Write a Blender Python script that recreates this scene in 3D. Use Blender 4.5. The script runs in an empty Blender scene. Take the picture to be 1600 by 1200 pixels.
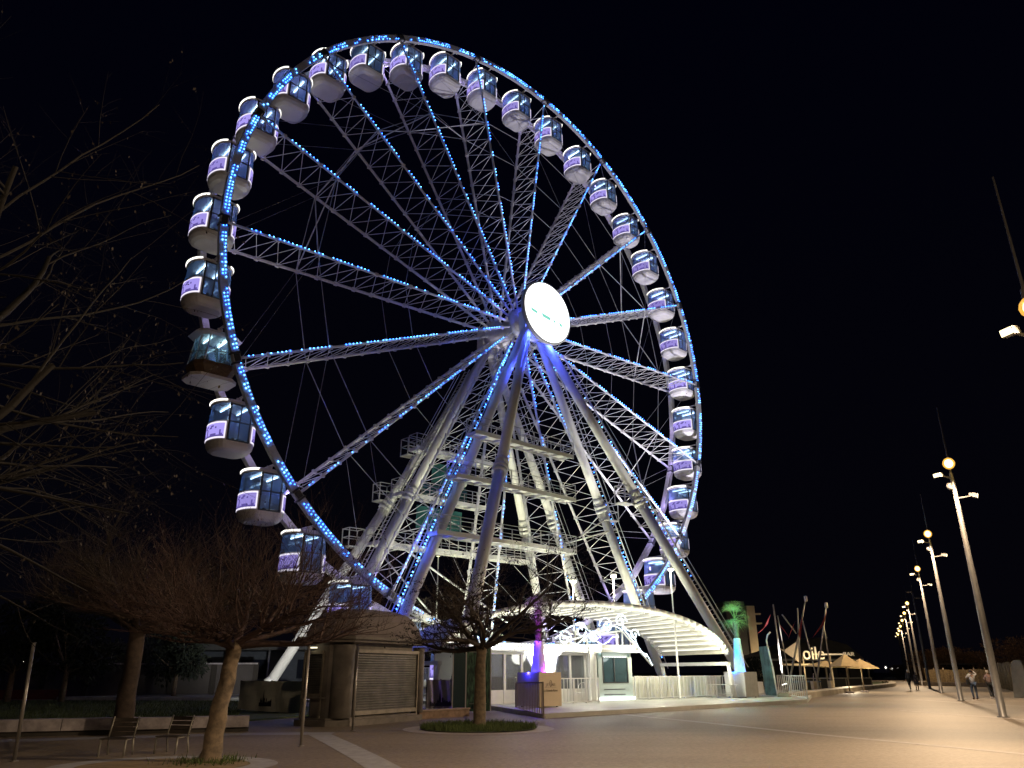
import bpy, bmesh, math, random
import numpy as np
from mathutils import Vector, Matrix
R = math.radians
C = bpy.context.scene.collection
sc = bpy.context.scene

# ------------------------------------------------------------------ camera
CH = 1.6
FWD = Vector((0.0, 0.93406901, 0.35709255))
RGT = Vector((0.999997, 0.00087465, -0.00228789))
UPV = Vector((0.00244938, -0.35709148, 0.93406621))
FPX = 1179.486
cam_d = bpy.data.cameras.new('camera'); cam_d.sensor_width = 36; cam_d.lens = FPX/1600*36
cam_d.clip_start = 0.1; cam_d.clip_end = 3000
cam = bpy.data.objects.new('camera', cam_d); C.objects.link(cam)
cam.matrix_world = Matrix(((RGT.x, UPV.x, -FWD.x, 0), (RGT.y, UPV.y, -FWD.y, 0), (RGT.z, UPV.z, -FWD.z, CH), (0, 0, 0, 1)))
sc.camera = cam
# ------------------------------------------------------------------ world: night sky
world = bpy.data.worlds.new('World'); sc.world = world; world.use_nodes = True
wn = world.node_tree; wn.nodes.clear()
wo = wn.nodes.new('ShaderNodeOutputWorld'); wb = wn.nodes.new('ShaderNodeBackground')
wtc = wn.nodes.new('ShaderNodeTexCoord'); wsep = wn.nodes.new('ShaderNodeSeparateXYZ'); wr = wn.nodes.new('ShaderNodeValToRGB')
wr.color_ramp.elements[0].position = 0.0; wr.color_ramp.elements[0].color = (0.0014, 0.0013, 0.0026, 1)
wr.color_ramp.elements[1].position = 0.7; wr.color_ramp.elements[1].color = (0.0004, 0.0005, 0.0027, 1)
wn.links.new(wtc.outputs['Generated'], wsep.inputs[0]); wn.links.new(wsep.outputs[2], wr.inputs[0])
wn.links.new(wr.outputs[0], wb.inputs[0]); wb.inputs[1].default_value = 1.0
wn.links.new(wb.outputs[0], wo.inputs[0])
sc.view_settings.view_transform = 'Standard'; sc.view_settings.look = 'None'
sc.view_settings.exposure = 0; sc.view_settings.gamma = 1
sc.cycles.use_light_tree = True
sc.cycles.max_bounces = 6; sc.cycles.transparent_max_bounces = 24; sc.cycles.sample_clamp_indirect = 3
sc.cycles.sample_clamp_direct = 0

# ------------------------------------------------------------------ helpers
def ray(px, py): return FWD + RGT*((px-800)/FPX) - UPV*((py-600)/FPX)
def gp(px, py, z=0.0):
    d = ray(px, py); t = (z-CH)/d.z
    return Vector((d.x*t, d.y*t, z))
def at(px, py, Y):
    d = ray(px, py); t = Y/d.y
    return Vector((d.x*t, Y, CH+d.z*t))

YAW = 0.7515125519
HUB = Vector((0.8669, 56.0702, 28.279))
DV = Vector((math.cos(YAW), math.sin(YAW), 0)); NV = Vector((math.sin(YAW), -math.cos(YAW), 0))
def W(s, o, z): return Vector((HUB.x+DV.x*s+NV.x*o, HUB.y+DV.y*s+NV.y*o, z))

def inp(b, name, v):
    if name in b.inputs: b.inputs[name].default_value = v
MATS = {}
def mat(name, col=(.5, .5, .5), rough=.5, metal=0, var=0.0, scale=3.0, bump=0.0, col2=None, emit=None, es=0, spec=.5, alpha=1):
    if name in MATS: return MATS[name]
    m = bpy.data.materials.new(name); m.use_nodes = True; nt = m.node_tree
    b = nt.nodes['Principled BSDF']
    inp(b, 'Base Color', (*col, 1)); inp(b, 'Roughness', rough); inp(b, 'Metallic', metal); inp(b, 'Specular IOR Level', spec); inp(b, 'Alpha', alpha)
    if emit: inp(b, 'Emission Color', (*emit, 1)); inp(b, 'Emission Strength', es)
    if var or bump:
        tc = nt.nodes.new('ShaderNodeTexCoord'); n = nt.nodes.new('ShaderNodeTexNoise')
        n.inputs['Scale'].default_value = scale; n.inputs['Detail'].default_value = 6; n.inputs['Roughness'].default_value = .62
        nt.links.new(tc.outputs['Object'], n.inputs['Vector'])
        if var:
            r = nt.nodes.new('ShaderNodeValToRGB'); c2 = col2 or tuple(c*(1-var) for c in col)
            r.color_ramp.elements[0].position = .35; r.color_ramp.elements[1].position = .65
            r.color_ramp.elements[0].color = (*c2, 1); r.color_ramp.elements[1].color = (*col, 1)
            nt.links.new(n.outputs[0], r.inputs[0]); nt.links.new(r.outputs[0], b.inputs['Base Color'])
        if bump:
            bp = nt.nodes.new('ShaderNodeBump'); bp.inputs['Strength'].default_value = bump
            n2 = nt.nodes.new('ShaderNodeTexNoise'); n2.inputs['Scale'].default_value = scale*6; n2.inputs['Detail'].default_value = 4
            nt.links.new(tc.outputs['Object'], n2.inputs['Vector'])
            nt.links.new(n2.outputs[0], bp.inputs['Height']); nt.links.new(bp.outputs[0], b.inputs['Normal'])
    MATS[name] = m
    return m
def emat(name, col, s):
    if name in MATS: return MATS[name]
    m = bpy.data.materials.new(name); m.use_nodes = True; nt = m.node_tree; nt.nodes.clear()
    o = nt.nodes.new('ShaderNodeOutputMaterial'); e = nt.nodes.new('ShaderNodeEmission')
    e.inputs[0].default_value = (*col, 1); e.inputs[1].default_value = s; nt.links.new(e.outputs[0], o.inputs[0])
    MATS[name] = m
    return m
def rand_strength(m, lo, hi):
    nt = m.node_tree; e = [n for n in nt.nodes if n.type == 'EMISSION'][0]; s = e.inputs[1].default_value
    oi = nt.nodes.new('ShaderNodeObjectInfo'); mr = nt.nodes.new('ShaderNodeMapRange'); mr.inputs[3].default_value = s*lo; mr.inputs[4].default_value = s*hi
    nt.links.new(oi.outputs['Random'], mr.inputs[0]); nt.links.new(mr.outputs[0], e.inputs[1]); return m
def glassmat(name, tint, refl=.12, trans=.55):
    if name in MATS: return MATS[name]
    m = bpy.data.materials.new(name); m.use_nodes = True; nt = m.node_tree; nt.nodes.clear()
    o = nt.nodes.new('ShaderNodeOutputMaterial'); t = nt.nodes.new('ShaderNodeBsdfTransparent'); g = nt.nodes.new('ShaderNodeBsdfGlossy')
    d = nt.nodes.new('ShaderNodeBsdfDiffuse'); m1 = nt.nodes.new('ShaderNodeMixShader'); m2 = nt.nodes.new('ShaderNodeMixShader')
    t.inputs[0].default_value = (*tint, 1); d.inputs[0].default_value = (tint[0]*.8, tint[1]*.8, tint[2]*.8, 1); g.inputs['Roughness'].default_value = .05
    m1.inputs[0].default_value = 1-trans; nt.links.new(t.outputs[0], m1.inputs[1]); nt.links.new(d.outputs[0], m1.inputs[2])
    m2.inputs[0].default_value = refl; nt.links.new(m1.outputs[0], m2.inputs[1]); nt.links.new(g.outputs[0], m2.inputs[2])
    nt.links.new(m2.outputs[0], o.inputs[0]); MATS[name] = m
    return m

class MB:
    def __init__(s): s.v = []; s.f = []; s.m = []; s.sm = []
    def add(s, vs, fs, m=0, smooth=False):
        n = len(s.v); s.v += [tuple(v) for v in vs]; s.f += [tuple(i+n for i in f) for f in fs]; s.m += [m]*len(fs); s.sm += [smooth]*len(fs); return s
    def box(s, c, size, M=None, m=0):
        hx, hy, hz = size[0]/2, size[1]/2, size[2]/2
        vs = [Vector((x, y, z)) for x in (-hx, hx) for y in (-hy, hy) for z in (-hz, hz)]
        if M is not None: vs = [M @ v for v in vs]
        c = Vector(c); vs = [v+c for v in vs]
        return s.add(vs, [(0, 1, 3, 2), (4, 6, 7, 5), (0, 4, 5, 1), (2, 3, 7, 6), (0, 2, 6, 4), (1, 5, 7, 3)], m)
    def bar(s, a, b, w, h, m=0, up=(0, 0, 1)):
        a = Vector(a); b = Vector(b); d = b-a; L = d.length; d.normalize(); u = Vector(up)
        x = u.cross(d)
        if x.length < 1e-4: x = Vector((1, 0, 0)).cross(d)
        x.normalize(); z = d.cross(x)
        M = Matrix((x, d, z)).transposed()
        return s.box((a+b)/2, (w, L, h), M, m)
    def tube(s, a, b, r0, r1=None, n=8, m=0, cap=True):
        a = Vector(a); b = Vector(b); r1 = r0 if r1 is None else r1
        d = (b-a).normalized(); x = d.orthogonal().normalized(); y = d.cross(x)
        vs = []
        for p, r in ((a, r0), (b, r1)):
            for i in range(n):
                t = 2*math.pi*i/n; vs.append(p+(x*math.cos(t)+y*math.sin(t))*r)
        fs = [(i, (i+1) % n, n+(i+1) % n, n+i) for i in range(n)]
        s.add(vs, fs, m, n > 5)
        if cap: s.add(vs, [tuple(range(n-1, -1, -1)), tuple(range(n, 2*n))], m)
        return s
    def path(s, pts, r, n=8, m=0):
        for i in range(len(pts)-1):
            s.tube(pts[i], pts[i+1], r[i] if isinstance(r, (list, tuple)) else r, r[i+1] if isinstance(r, (list, tuple)) else r, n, m)
        return s
    def lathe(s, c, prof, n=16, m=0, axis='z'):
        c = Vector(c); vs = []
        for (r, h) in prof:
            for i in range(n):
                t = 2*math.pi*i/n
                vs.append(c+(Vector((r*math.cos(t), r*math.sin(t), h)) if axis == 'z' else Vector((r*math.cos(t), h, r*math.sin(t)))))
        fs = []
        for k in range(len(prof)-1):
            for i in range(n):
                j = (i+1) % n; fs.append((k*n+i, k*n+j, (k+1)*n+j, (k+1)*n+i))
        s.add(vs, fs, m, True)
        s.add([vs[i] for i in range(n)], [tuple(range(n-1, -1, -1))], m)
        s.add([vs[(len(prof)-1)*n+i] for i in range(n)], [tuple(range(n))], m)
        return s
    def prism(s, poly, z0, z1, m=0):
        n = len(poly); vs = [(p[0], p[1], z0) for p in poly]+[(p[0], p[1], z1) for p in poly]
        return s.add(vs, [tuple(range(n-1, -1, -1)), tuple(range(n, 2*n))]+[(i, (i+1) % n, n+(i+1) % n, n+i) for i in range(n)], m)
    def octa(s, c, r, m=0):
        c = Vector(c)
        vs = [c+Vector(v)*r for v in ((1, 0, 0), (-1, 0, 0), (0, 1, 0), (0, -1, 0), (0, 0, 1), (0, 0, -1))]
        return s.add(vs, [(0, 2, 4), (2, 1, 4), (1, 3, 4), (3, 0, 4), (2, 0, 5), (1, 2, 5), (3, 1, 5), (0, 3, 5)], m)
    def build(s, name, mats, parent=None, loc=None, fix=True):
        me = bpy.data.meshes.new(name); me.from_pydata(s.v, [], s.f)
        mats = mats if isinstance(mats, (list, tuple)) else [mats]
        for m in mats: me.materials.append(m)
        me.polygons.foreach_set('material_index', s.m); me.polygons.foreach_set('use_smooth', s.sm)
        me.update()
        if fix:
            bm = bmesh.new(); bm.from_mesh(me); bmesh.ops.remove_doubles(bm, verts=bm.verts, dist=1e-5) if len(s.v) < 60000 else None
            bmesh.ops.recalc_face_normals(bm, faces=bm.faces); bm.to_mesh(me); bm.free()
        o = bpy.data.objects.new(name, me); C.objects.link(o)
        if loc is not None: o.location = loc
        if parent: o.parent = parent
        return o
def segmesh(name, segs, m, parent=None, sides=3, leaves=None, leafmat=None):
    """segs: array (N,8) p0 p1 r0 r1 -> one mesh of thin prisms; leaves: array (M,12) quads"""
    S = np.array(segs, dtype=float); p0 = S[:, :3]; p1 = S[:, 3:6]; d = p1-p0; L = np.linalg.norm(d, axis=1, keepdims=True)+1e-9; d /= L
    ref = np.where(np.abs(d[:, 2:3]) > .9, np.array([[1., 0, 0]]), np.array([[0., 0, 1]]))
    x = np.cross(d, ref); x /= np.linalg.norm(x, axis=1, keepdims=True)+1e-9; y = np.cross(d, x)
    N = len(S); vs = np.zeros((N, 2*sides, 3))
    for i in range(sides):
        t = 2*math.pi*i/sides; q = x*math.cos(t)+y*math.sin(t)
        vs[:, i] = p0+q*S[:, 6:7]; vs[:, sides+i] = p1+q*S[:, 7:8]
    base = (np.arange(N)*2*sides)[:, None]
    fs = np.concatenate([base+np.array([[i, (i+1) % sides, sides+(i+1) % sides, sides+i]]) for i in range(sides)], 0)
    V = vs.reshape(-1, 3); mi = np.zeros(len(fs), int)
    if leaves is not None and len(leaves):
        Q = np.array(leaves, float).reshape(-1, 4, 3); nb = len(V); V = np.concatenate([V, Q.reshape(-1, 3)], 0)
        lf = nb+np.arange(len(Q)*4).reshape(-1, 4); fs = np.concatenate([fs, lf], 0); mi = np.concatenate([mi, np.ones(len(Q), int)])
    me = bpy.data.meshes.new(name); me.vertices.add(len(V)); me.vertices.foreach_set('co', V.ravel())
    me.loops.add(len(fs)*4); me.loops.foreach_set('vertex_index', fs.ravel().astype(np.int32))
    me.polygons.add(len(fs)); me.polygons.foreach_set('loop_start', np.arange(len(fs), dtype=np.int32)*4)
    me.polygons.foreach_set('loop_total', np.full(len(fs), 4, dtype=np.int32))
    me.materials.append(m)
    if leafmat: me.materials.append(leafmat)
    me.polygons.foreach_set('material_index', mi.astype(np.int32)); me.update(calc_edges=True); me.validate()
    o = bpy.data.objects.new(name, me); C.objects.link(o)
    if parent: o.parent = parent
    return o
def thing(name, label, cat, loc=(0, 0, 0), rz=0, group=None):
    o = bpy.data.objects.new(name, None); o.empty_display_size = .3; C.objects.link(o)
    o.location = loc; o.rotation_euler = (0, 0, rz); tag(o, label, cat, group)
    return o
def tag(o, label, cat, group=None):
    o['label'] = label; o['category'] = cat
    if group: o['group'] = group
    return o
def struct(name, mb, m, kind='structure'):
    o = mb.build(name, m); o['kind'] = kind; return o
def copy_tree(o, parent=None):
    c = o.copy(); C.objects.link(c); c.parent = parent
    for ch in list(o.children): copy_tree(ch, c)
    return c
def light(name, kind, loc, energy, col, parent=None, size=.2, target=None, cone=60, blend=.4):
    l = bpy.data.lights.new(name, kind); l.energy = energy; l.color = col
    if kind == 'POINT' or kind == 'SPOT': l.shadow_soft_size = size
    if kind == 'SPOT': l.spot_size = R(cone); l.spot_blend = blend
    o = bpy.data.objects.new(name, l); C.objects.link(o); o.location = loc
    if target is not None:
        d = Vector(target)-Vector(loc); o.rotation_euler = d.to_track_quat('-Z', 'Y').to_euler()
    if parent: o.parent = parent
    return o
def text_mesh(name, body, size, m, parent=None, loc=(0, 0, 0), rot=(0, 0, 0), ext=.01, sx=1.0, align='CENTER'):
    cu = bpy.data.curves.new(name, 'FONT'); cu.body = body; cu.size = size; cu.extrude = ext; cu.align_x = align
    t = bpy.data.objects.new(name+'_tmp', cu); C.objects.link(t)
    dg = bpy.context.evaluated_depsgraph_get(); me = bpy.data.meshes.new_from_object(t.evaluated_get(dg))
    bpy.data.objects.remove(t); me.materials.clear(); me.materials.append(m)
    o = bpy.data.objects.new(name, me); C.objects.link(o); o.location = loc; o.rotation_euler = rot; o.scale = (sx, 1, 1)
    if parent: o.parent = parent
    return o

rnd = random.Random(7)
# ------------------------------------------------------------------ materials
white = mat('white_paint', (.74, .74, .72), .4, var=.10, scale=1.2)
steel = mat('galvanised_steel', (.52, .52, .52), .45, .2, var=.2, scale=2)
rimgrey = mat('rim_paint', (.45, .45, .45), .5, var=.25, scale=3)
darkmetal = mat('dark_metal', (.05, .05, .055), .5, .3)
wheelgrey = mat('spoke_paint', (.74, .73, .74), .45, var=.2, scale=2)
cablem = mat('cable_steel', (.4, .4, .42), .4, .4)
LED = emat('blue_led', (.03, .16, 1.0), 19)
LED2 = emat('cyan_led', (.08, .32, 1.0), 18)
glass_g = glassmat('cabin_glass', (.45, .62, .98), .10, .5)
whitelight = emat('white_light_strip', (1, .97, .88), 2.2)
tubelight = emat('ceiling_tube', (.8, 1, .95), 14)
purp = emat('purple_panel_light', (.44, .36, .98), .85)
purpedge = emat('panel_edge_light', (.90, .84, 1.0), 1.15)
purpdark = emat('panel_skyline_print', (.19, .14, .58), .6)

for m_, lo_, hi_ in ((purp, .72, 1.15), (tubelight, .55, 1.25), (whitelight, .75, 1.1)): rand_strength(m_, lo_, hi_)
# ================================================================== GROUND
def groundmat():
    m = bpy.data.materials.new('plaza_concrete'); m.use_nodes = True; nt = m.node_tree; b = nt.nodes['Principled BSDF']
    tc = nt.nodes.new('ShaderNodeTexCoord')
    n1 = nt.nodes.new('ShaderNodeTexNoise'); n1.inputs['Scale'].default_value = .12; n1.inputs['Detail'].default_value = 8
    n2 = nt.nodes.new('ShaderNodeTexNoise'); n2.inputs['Scale'].default_value = 9; n2.inputs['Detail'].default_value = 8; n2.inputs['Roughness'].default_value = .75
    n3 = nt.nodes.new('ShaderNodeTexVoronoi'); n3.inputs['Scale'].default_value = 26
    mp = nt.nodes.new('ShaderNodeMapping'); mp.inputs['Rotation'].default_value = (0, 0, R(12)); mp.inputs['Scale'].default_value = (.25, 1.2, 1)
    nt.links.new(tc.outputs['Object'], mp.inputs[0])
    n4 = nt.nodes.new('ShaderNodeTexNoise'); n4.inputs['Scale'].default_value = 1.1; n4.inputs['Detail'].default_value = 5
    nt.links.new(mp.outputs[0], n4.inputs['Vector'])
    for n in (n1, n2, n3): nt.links.new(tc.outputs['Object'], n.inputs['Vector'])
    r1 = nt.nodes.new('ShaderNodeValToRGB'); r1.color_ramp.elements[0].position = .3; r1.color_ramp.elements[1].position = .7
    r1.color_ramp.elements[0].color = (.18, .15, .115, 1); r1.color_ramp.elements[1].color = (.30, .25, .19, 1)
    nt.links.new(n1.outputs[0], r1.inputs[0])
    mx = nt.nodes.new('ShaderNodeMix'); mx.data_type = 'RGBA'; mx.blend_type = 'MULTIPLY'; mx.inputs[0].default_value = .75
    r2 = nt.nodes.new('ShaderNodeValToRGB'); r2.color_ramp.elements[0].position = .4; r2.color_ramp.elements[1].position = .6
    r2.color_ramp.elements[0].color = (.55, .53, .52, 1); r2.color_ramp.elements[1].color = (1.1, 1.1, 1.1, 1)
    nt.links.new(n2.outputs[0], r2.inputs[0]); nt.links.new(r1.outputs[0], mx.inputs[6]); nt.links.new(r2.outputs[0], mx.inputs[7])
    mx2 = nt.nodes.new('ShaderNodeMix'); mx2.data_type = 'RGBA'; mx2.blend_type = 'MULTIPLY'; mx2.inputs[0].default_value = .3
    r4 = nt.nodes.new('ShaderNodeValToRGB'); r4.color_ramp.elements[0].position = .35; r4.color_ramp.elements[1].position = .62
    r4.color_ramp.elements[0].color = (.62, .6, .62, 1); r4.color_ramp.elements[1].color = (1, 1, 1, 1)
    nt.links.new(n4.outputs[0], r4.inputs[0]); nt.links.new(mx.outputs[2], mx2.inputs[6]); nt.links.new(r4.outputs[0], mx2.inputs[7])
    nt.links.new(mx2.outputs[2], b.inputs['Base Color'])
    b.inputs['Roughness'].default_value = .62; inp(b, 'Specular IOR Level', .35)
    bp = nt.nodes.new('ShaderNodeBump'); bp.inputs['Strength'].default_value = .35; bp.inputs['Distance'].default_value = .02
    nt.links.new(n2.outputs[0], bp.inputs['Height']); nt.links.new(bp.outputs[0], b.inputs['Normal'])
    return m
g = MB(); g.add([(-900, -60, 0), (900, -60, 0), (900, 1500, 0), (-900, 1500, 0)], [(0, 1, 2, 3)])
struct('ground', g, groundmat())
palestrip = mat('pale_paving', (.42, .38, .36), .7, var=.3, scale=5, bump=.2)
blueish = mat('grey_paving', (.36, .36, .38), .65, var=.3, scale=4, bump=.2)
def strip(name, pts, z, m, w=None):
    """pts: list of pixel-anchored ground points -> ribbon of width w"""
    mb = MB(); P = [Vector((p[0], p[1], z)) for p in pts]
    L = []; Rr = []
    for i, p in enumerate(P):
        d = (P[min(i+1, len(P)-1)]-P[max(i-1, 0)]).normalized(); nn = Vector((-d.y, d.x, 0))*w/2
        L.append(p+nn); Rr.append(p-nn)
    k = len(P); mb.add(L+Rr, [(i, i+1, k+i+1, k+i) for i in range(k-1)]); return struct(name, mb, m)
strip('paving_line', [gp(940, 1113)[:2], gp(1100, 1129)[:2], gp(1270, 1147)[:2], gp(1440, 1163)[:2], gp(1660, 1184)[:2]], .004, palestrip, .3)
strip('paving_line', [gp(1405, 1110)[:2], gp(1500, 1117)[:2], gp(1640, 1127)[:2]], .004, palestrip, .3)
strip('paving_line', [gp(1430, 1093)[:2], gp(1500, 1098)[:2], gp(1640, 1106)[:2]], .004, palestrip, .3)
strip('grey_paving_band', [gp(500, 1148)[:2], gp(535, 1165)[:2], gp(575, 1186)[:2], gp(625, 1215)[:2]], .004, blueish, .62)
strip('grey_paving_band', [gp(-60, 1160)[:2], gp(200, 1152)[:2], gp(380, 1147)[:2], gp(520, 1146)[:2]], .004, blueish, .9)

# deck of the wheel
PL = gp(850, 1123); PR = gp(1262, 1098)
deckm = mat('deck_concrete', (.5, .5, .46), .55, var=.3, scale=.6, bump=.1)
edge_d = (PR-PL).normalized(); back = Vector((-edge_d.y, edge_d.x, 0))
DK = .17
mb = MB()
DA = gp(850, 1123); DB = gp(1262, 1098); DC = gp(1275, 1082); DD = W(24, -20, 0); DE = W(-24, -20, 0); DF = gp(600, 1096); DG = gp(762, 1108)
mb.prism([(p.x, p.y) for p in (DA, DB, DC, DD, DE, DF, DG)], -.05, DK)
struct('wheel_deck', mb, deckm)

# lawn on the left, low wall
grass_m = mat('lawn_grass', (.075, .11, .03), .95, var=.5, scale=1.5, bump=.6)
mb = MB(); LW = [gp(-250, 1148), gp(0, 1143), gp(200, 1137), gp(375, 1128), gp(505, 1118), gp(510, 1108), gp(370, 1096), gp(-700, 1094)]
mb.prism([(p.x, p.y) for p in LW], -.02, .05)
struct('lawn', mb, grass_m)
# ------------------------------------------------------------------ grass tufts (uncountable)
def tufts(name, pts, h, seed):
    r = random.Random(seed); L = []
    for (x, y, z) in pts:
        a = r.uniform(0, 6.28); hh = h*r.uniform(.4, 1.2); w = .006+.006*r.random(); dx, dy = math.cos(a)*w, math.sin(a)*w
        tx, ty = r.gauss(0, hh*.35), r.gauss(0, hh*.35)
        L.append([x-dx, y-dy, z, x+dx, y+dy, z, x+tx+dx*.2, y+ty+dy*.2, z+hh, x+tx-dx*.2, y+ty-dy*.2, z+hh])
    o = segmesh(name, [[pts[0][0], pts[0][1], pts[0][2], pts[0][0], pts[0][1], pts[0][2]+.01, .001, .001]], grass_m, None, 3, L, grass_m)
    o['kind'] = 'stuff'; return o
# ================================================================== FERRIS WHEEL (local frame: x along the wheel plane, -y towards the front rim)
HZ = HUB.z; RR = 25.0; FO = 0.0; RO = 3.23       # y of front and rear rim
wheel = thing('ferris_wheel', 'giant white ferris wheel outlined in blue lights with a glowing round hub sign', 'ferris wheel', (HUB.x, HUB.y, 0), YAW)
PH0 = 3.88610712
def rp(ang, r, y): return Vector((r*math.cos(ang), y, HZ+r*math.sin(ang)))
def ring(name, y, rc, hr, hy, n, m):
    mb = MB(); vs = []
    for i in range(n):
        a = PH0+2*math.pi*i/n
        for (dr, dy) in ((-hr, -hy), (hr, -hy), (hr, hy), (-hr, hy)): vs.append(rp(a, rc+dr, y+dy))
    fs = []
    for i in range(n):
        j = (i+1) % n
        for k in range(4): fs.append((i*4+k, i*4+(k+1) % 4, j*4+(k+1) % 4, j*4+k))
    mb.add(vs, fs, 0)
    # splice plates
    for i in range(18):
        a = PH0-i*math.pi/9; c = rp(a, rc, y); M = Matrix.Rotation(-a, 3, 'Y')
        for da in (-.012, .012):
            mb.box(rp(a+da, rc, y), (hr*2+.12, hy*2+.12, .12), M, 1)
        mb.box(c, (hr*1.3, hy*2+.2, .42), M, 1)
    return mb.build(name, [m, darkmetal], wheel)
ring('front_rim', FO, RR, .24, .15, 108, rimgrey)
ring('rear_rim', RO, RR, .2, .22, 36, wheelgrey)

def led_cluster(mb, p, r=.05):
    mb.octa(p, r*rnd.uniform(.7, 1.15), 0 if rnd.random() < .6 else 1)
# light strings on the rim, one per bay between two spokes
for i in range(18):
    mb = MB(); a0 = PH0-i*math.pi/9
    n = 36; run = 0; on = True
    for k in range(2, n-1):
        if run <= 0: on = rnd.random() < .78; run = rnd.randint(2, 6)
        run -= 1
        a = a0-(k+.5)/n*math.pi/9
        for row, dr in enumerate((-.13, .06)):
            if rnd.random() < (.9 if on else .22)*(1 if row == 0 else .7):
                led_cluster(mb, rp(a+rnd.uniform(-.0006, .0006)+row*.0016, RR+dr+rnd.uniform(-.02, .02), FO-.2))
    mb.build('rim_light_string', [LED, LED2], wheel)
# spokes: a ladder-like truss between a front and a rear chord
NB = 15
def spoke(i):
    a = PH0-i*math.pi/9; r0, r1 = 1.3, RR-.22
    root = MB()
    def F(r): return rp(a, r, FO+.02+.25*(1-(r/RR)))
    def Q(r): return rp(a, r, RO-.02-.25*(1-(r/RR)))
    root.tube(F(r0), F(r1), .085, n=8); 
    f = root.build('spoke', wheelgrey, wheel)
    b = MB(); b.tube(Q(r0), Q(r1), .105, n=8); b.build('rear_chord', wheelgrey, f)
    l = MB()
    for k in range(NB):
        ra = 2.2+(r1-2.6)*k/NB; rb = 2.2+(r1-2.6)*(k+1)/NB
        l.tube(F(ra), Q(ra), .028, n=5, cap=False)
        l.tube(F(ra), Q(rb), .026, n=5, cap=False); l.tube(Q(ra), F(rb), .026, n=5, cap=False)
        l.box(F(ra), (.24, .16, .24)); l.box(Q(ra), (.26, .2, .26))
    l.build('lacing', wheelgrey, f)
    s = MB(); r = 2.6+rnd.random()*.3
    side = Vector((-math.sin(a), 0, math.cos(a)))
    up = 1 if side.z > 0 else -1
    while r < r1-.5:
        n = rnd.randint(1, 8)
        for _ in range(n):
            s.octa(F(r)+Vector((0, -.12, 0))+side*up*.05, .042, 0 if rnd.random() < .45 else 1); r += .29
            if r > r1-.5: break
        r += rnd.choice((.15, .5, 1.0, .3))
    s.build('light_string', [LED, LED2], f)
for i in range(18): spoke(i)
# tie rods: rings of rods between spokes and diagonals out to the rim
tr = MB(); dr = MB()
for i in range(18):
    a = PH0-i*math.pi/9; b = a-math.pi/9
    for y in (FO+.1, RO-.1):
        tr.tube(rp(a, 18.6, y), rp(b, 18.6, y), .03, n=5, cap=False)
        tr.tube(rp(a, 11.6, y), rp(b, 11.6, y), .022, n=5, cap=False)
    if i in (2, 3, 4, 5, 9, 10, 12):
        for (y0_, y1_) in ((FO+.1, RO-.1), (RO-.1, FO+.1)):
            dr = MB(); dr.tube(rp(a, 18.6, y0_), rp(b, 18.6, y1_), .045, n=5, cap=False); dr.build('cross_brace', wheelgrey, wheel)
    for y in (FO+.1, RO-.1):
        tr.tube(rp(a, 24.6, y), rp(b, 18.6, y), .014, n=4, cap=False)
tr.build('tie_rods', cablem, wheel)
# hub and illuminated round sign
hb = MB()
hb.lathe((0, 0, HZ), [(.75, -.9), (.75, -.25), (1.35, -.2), (1.35, .3), (.8, .35), (.8, RO-.35), (1.35, RO-.3), (1.35, RO+.2), (.75, RO+.25), (.75, RO+1.0)], 36, 0, 'y')
for i in range(36):
    a = i*math.pi/18
    for y in (-.2, RO+.2): hb.box(rp(a, 1.15, y), (.1, .08, .1), None, 0)
hb.build('hub', wheelgrey, wheel)
ds = MB(); ds.lathe((0, 0, HZ), [(.5, -.9), (.5, -2.5), (2.55, -2.55), (2.66, -2.6), (2.66, -2.86), (2.6, -2.9)], 64, 0, 'y')
sign = ds.build('hub_sign', [rimgrey], wheel)
fc = MB(); n = 72
fc.add([(2.52*math.cos(2*math.pi*i/n), -2.925, HZ+2.52*math.sin(2*math.pi*i/n)) for i in range(n)]+[(2.52*math.cos(2*math.pi*i/n), -2.905, HZ+2.52*math.sin(2*math.pi*i/n)) for i in range(n)],
       [tuple(range(n)), tuple(range(2*n-1, n-1, -1))]+[(i, (i+1) % n, n+(i+1) % n, n+i) for i in range(n)])
fc.build('lit_face', emat('hub_sign_light', (.97, 1, .99), 2.2), sign)
for (x0, x1, zc, h) in ((-1.95, -1.15, -.3, .34), (-.75, .3, -.42, .38), (.5, .85, -.52, .34), (1.2, 1.6, -.62, .4)):
    mk = MB(); mk.add([(x0, -2.94, HZ+zc+h/2), (x1, -2.94, HZ+zc+h/2-.14), (x1-.05, -2.94, HZ+zc-h/2-.05), (x0+.15, -2.94, HZ+zc-h/2+.05)], [(0, 1, 2, 3)])
    mk.build('sign_mark', emat('turquoise_sign_print', (.30, .92, .74), .85), sign, fix=False)

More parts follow.
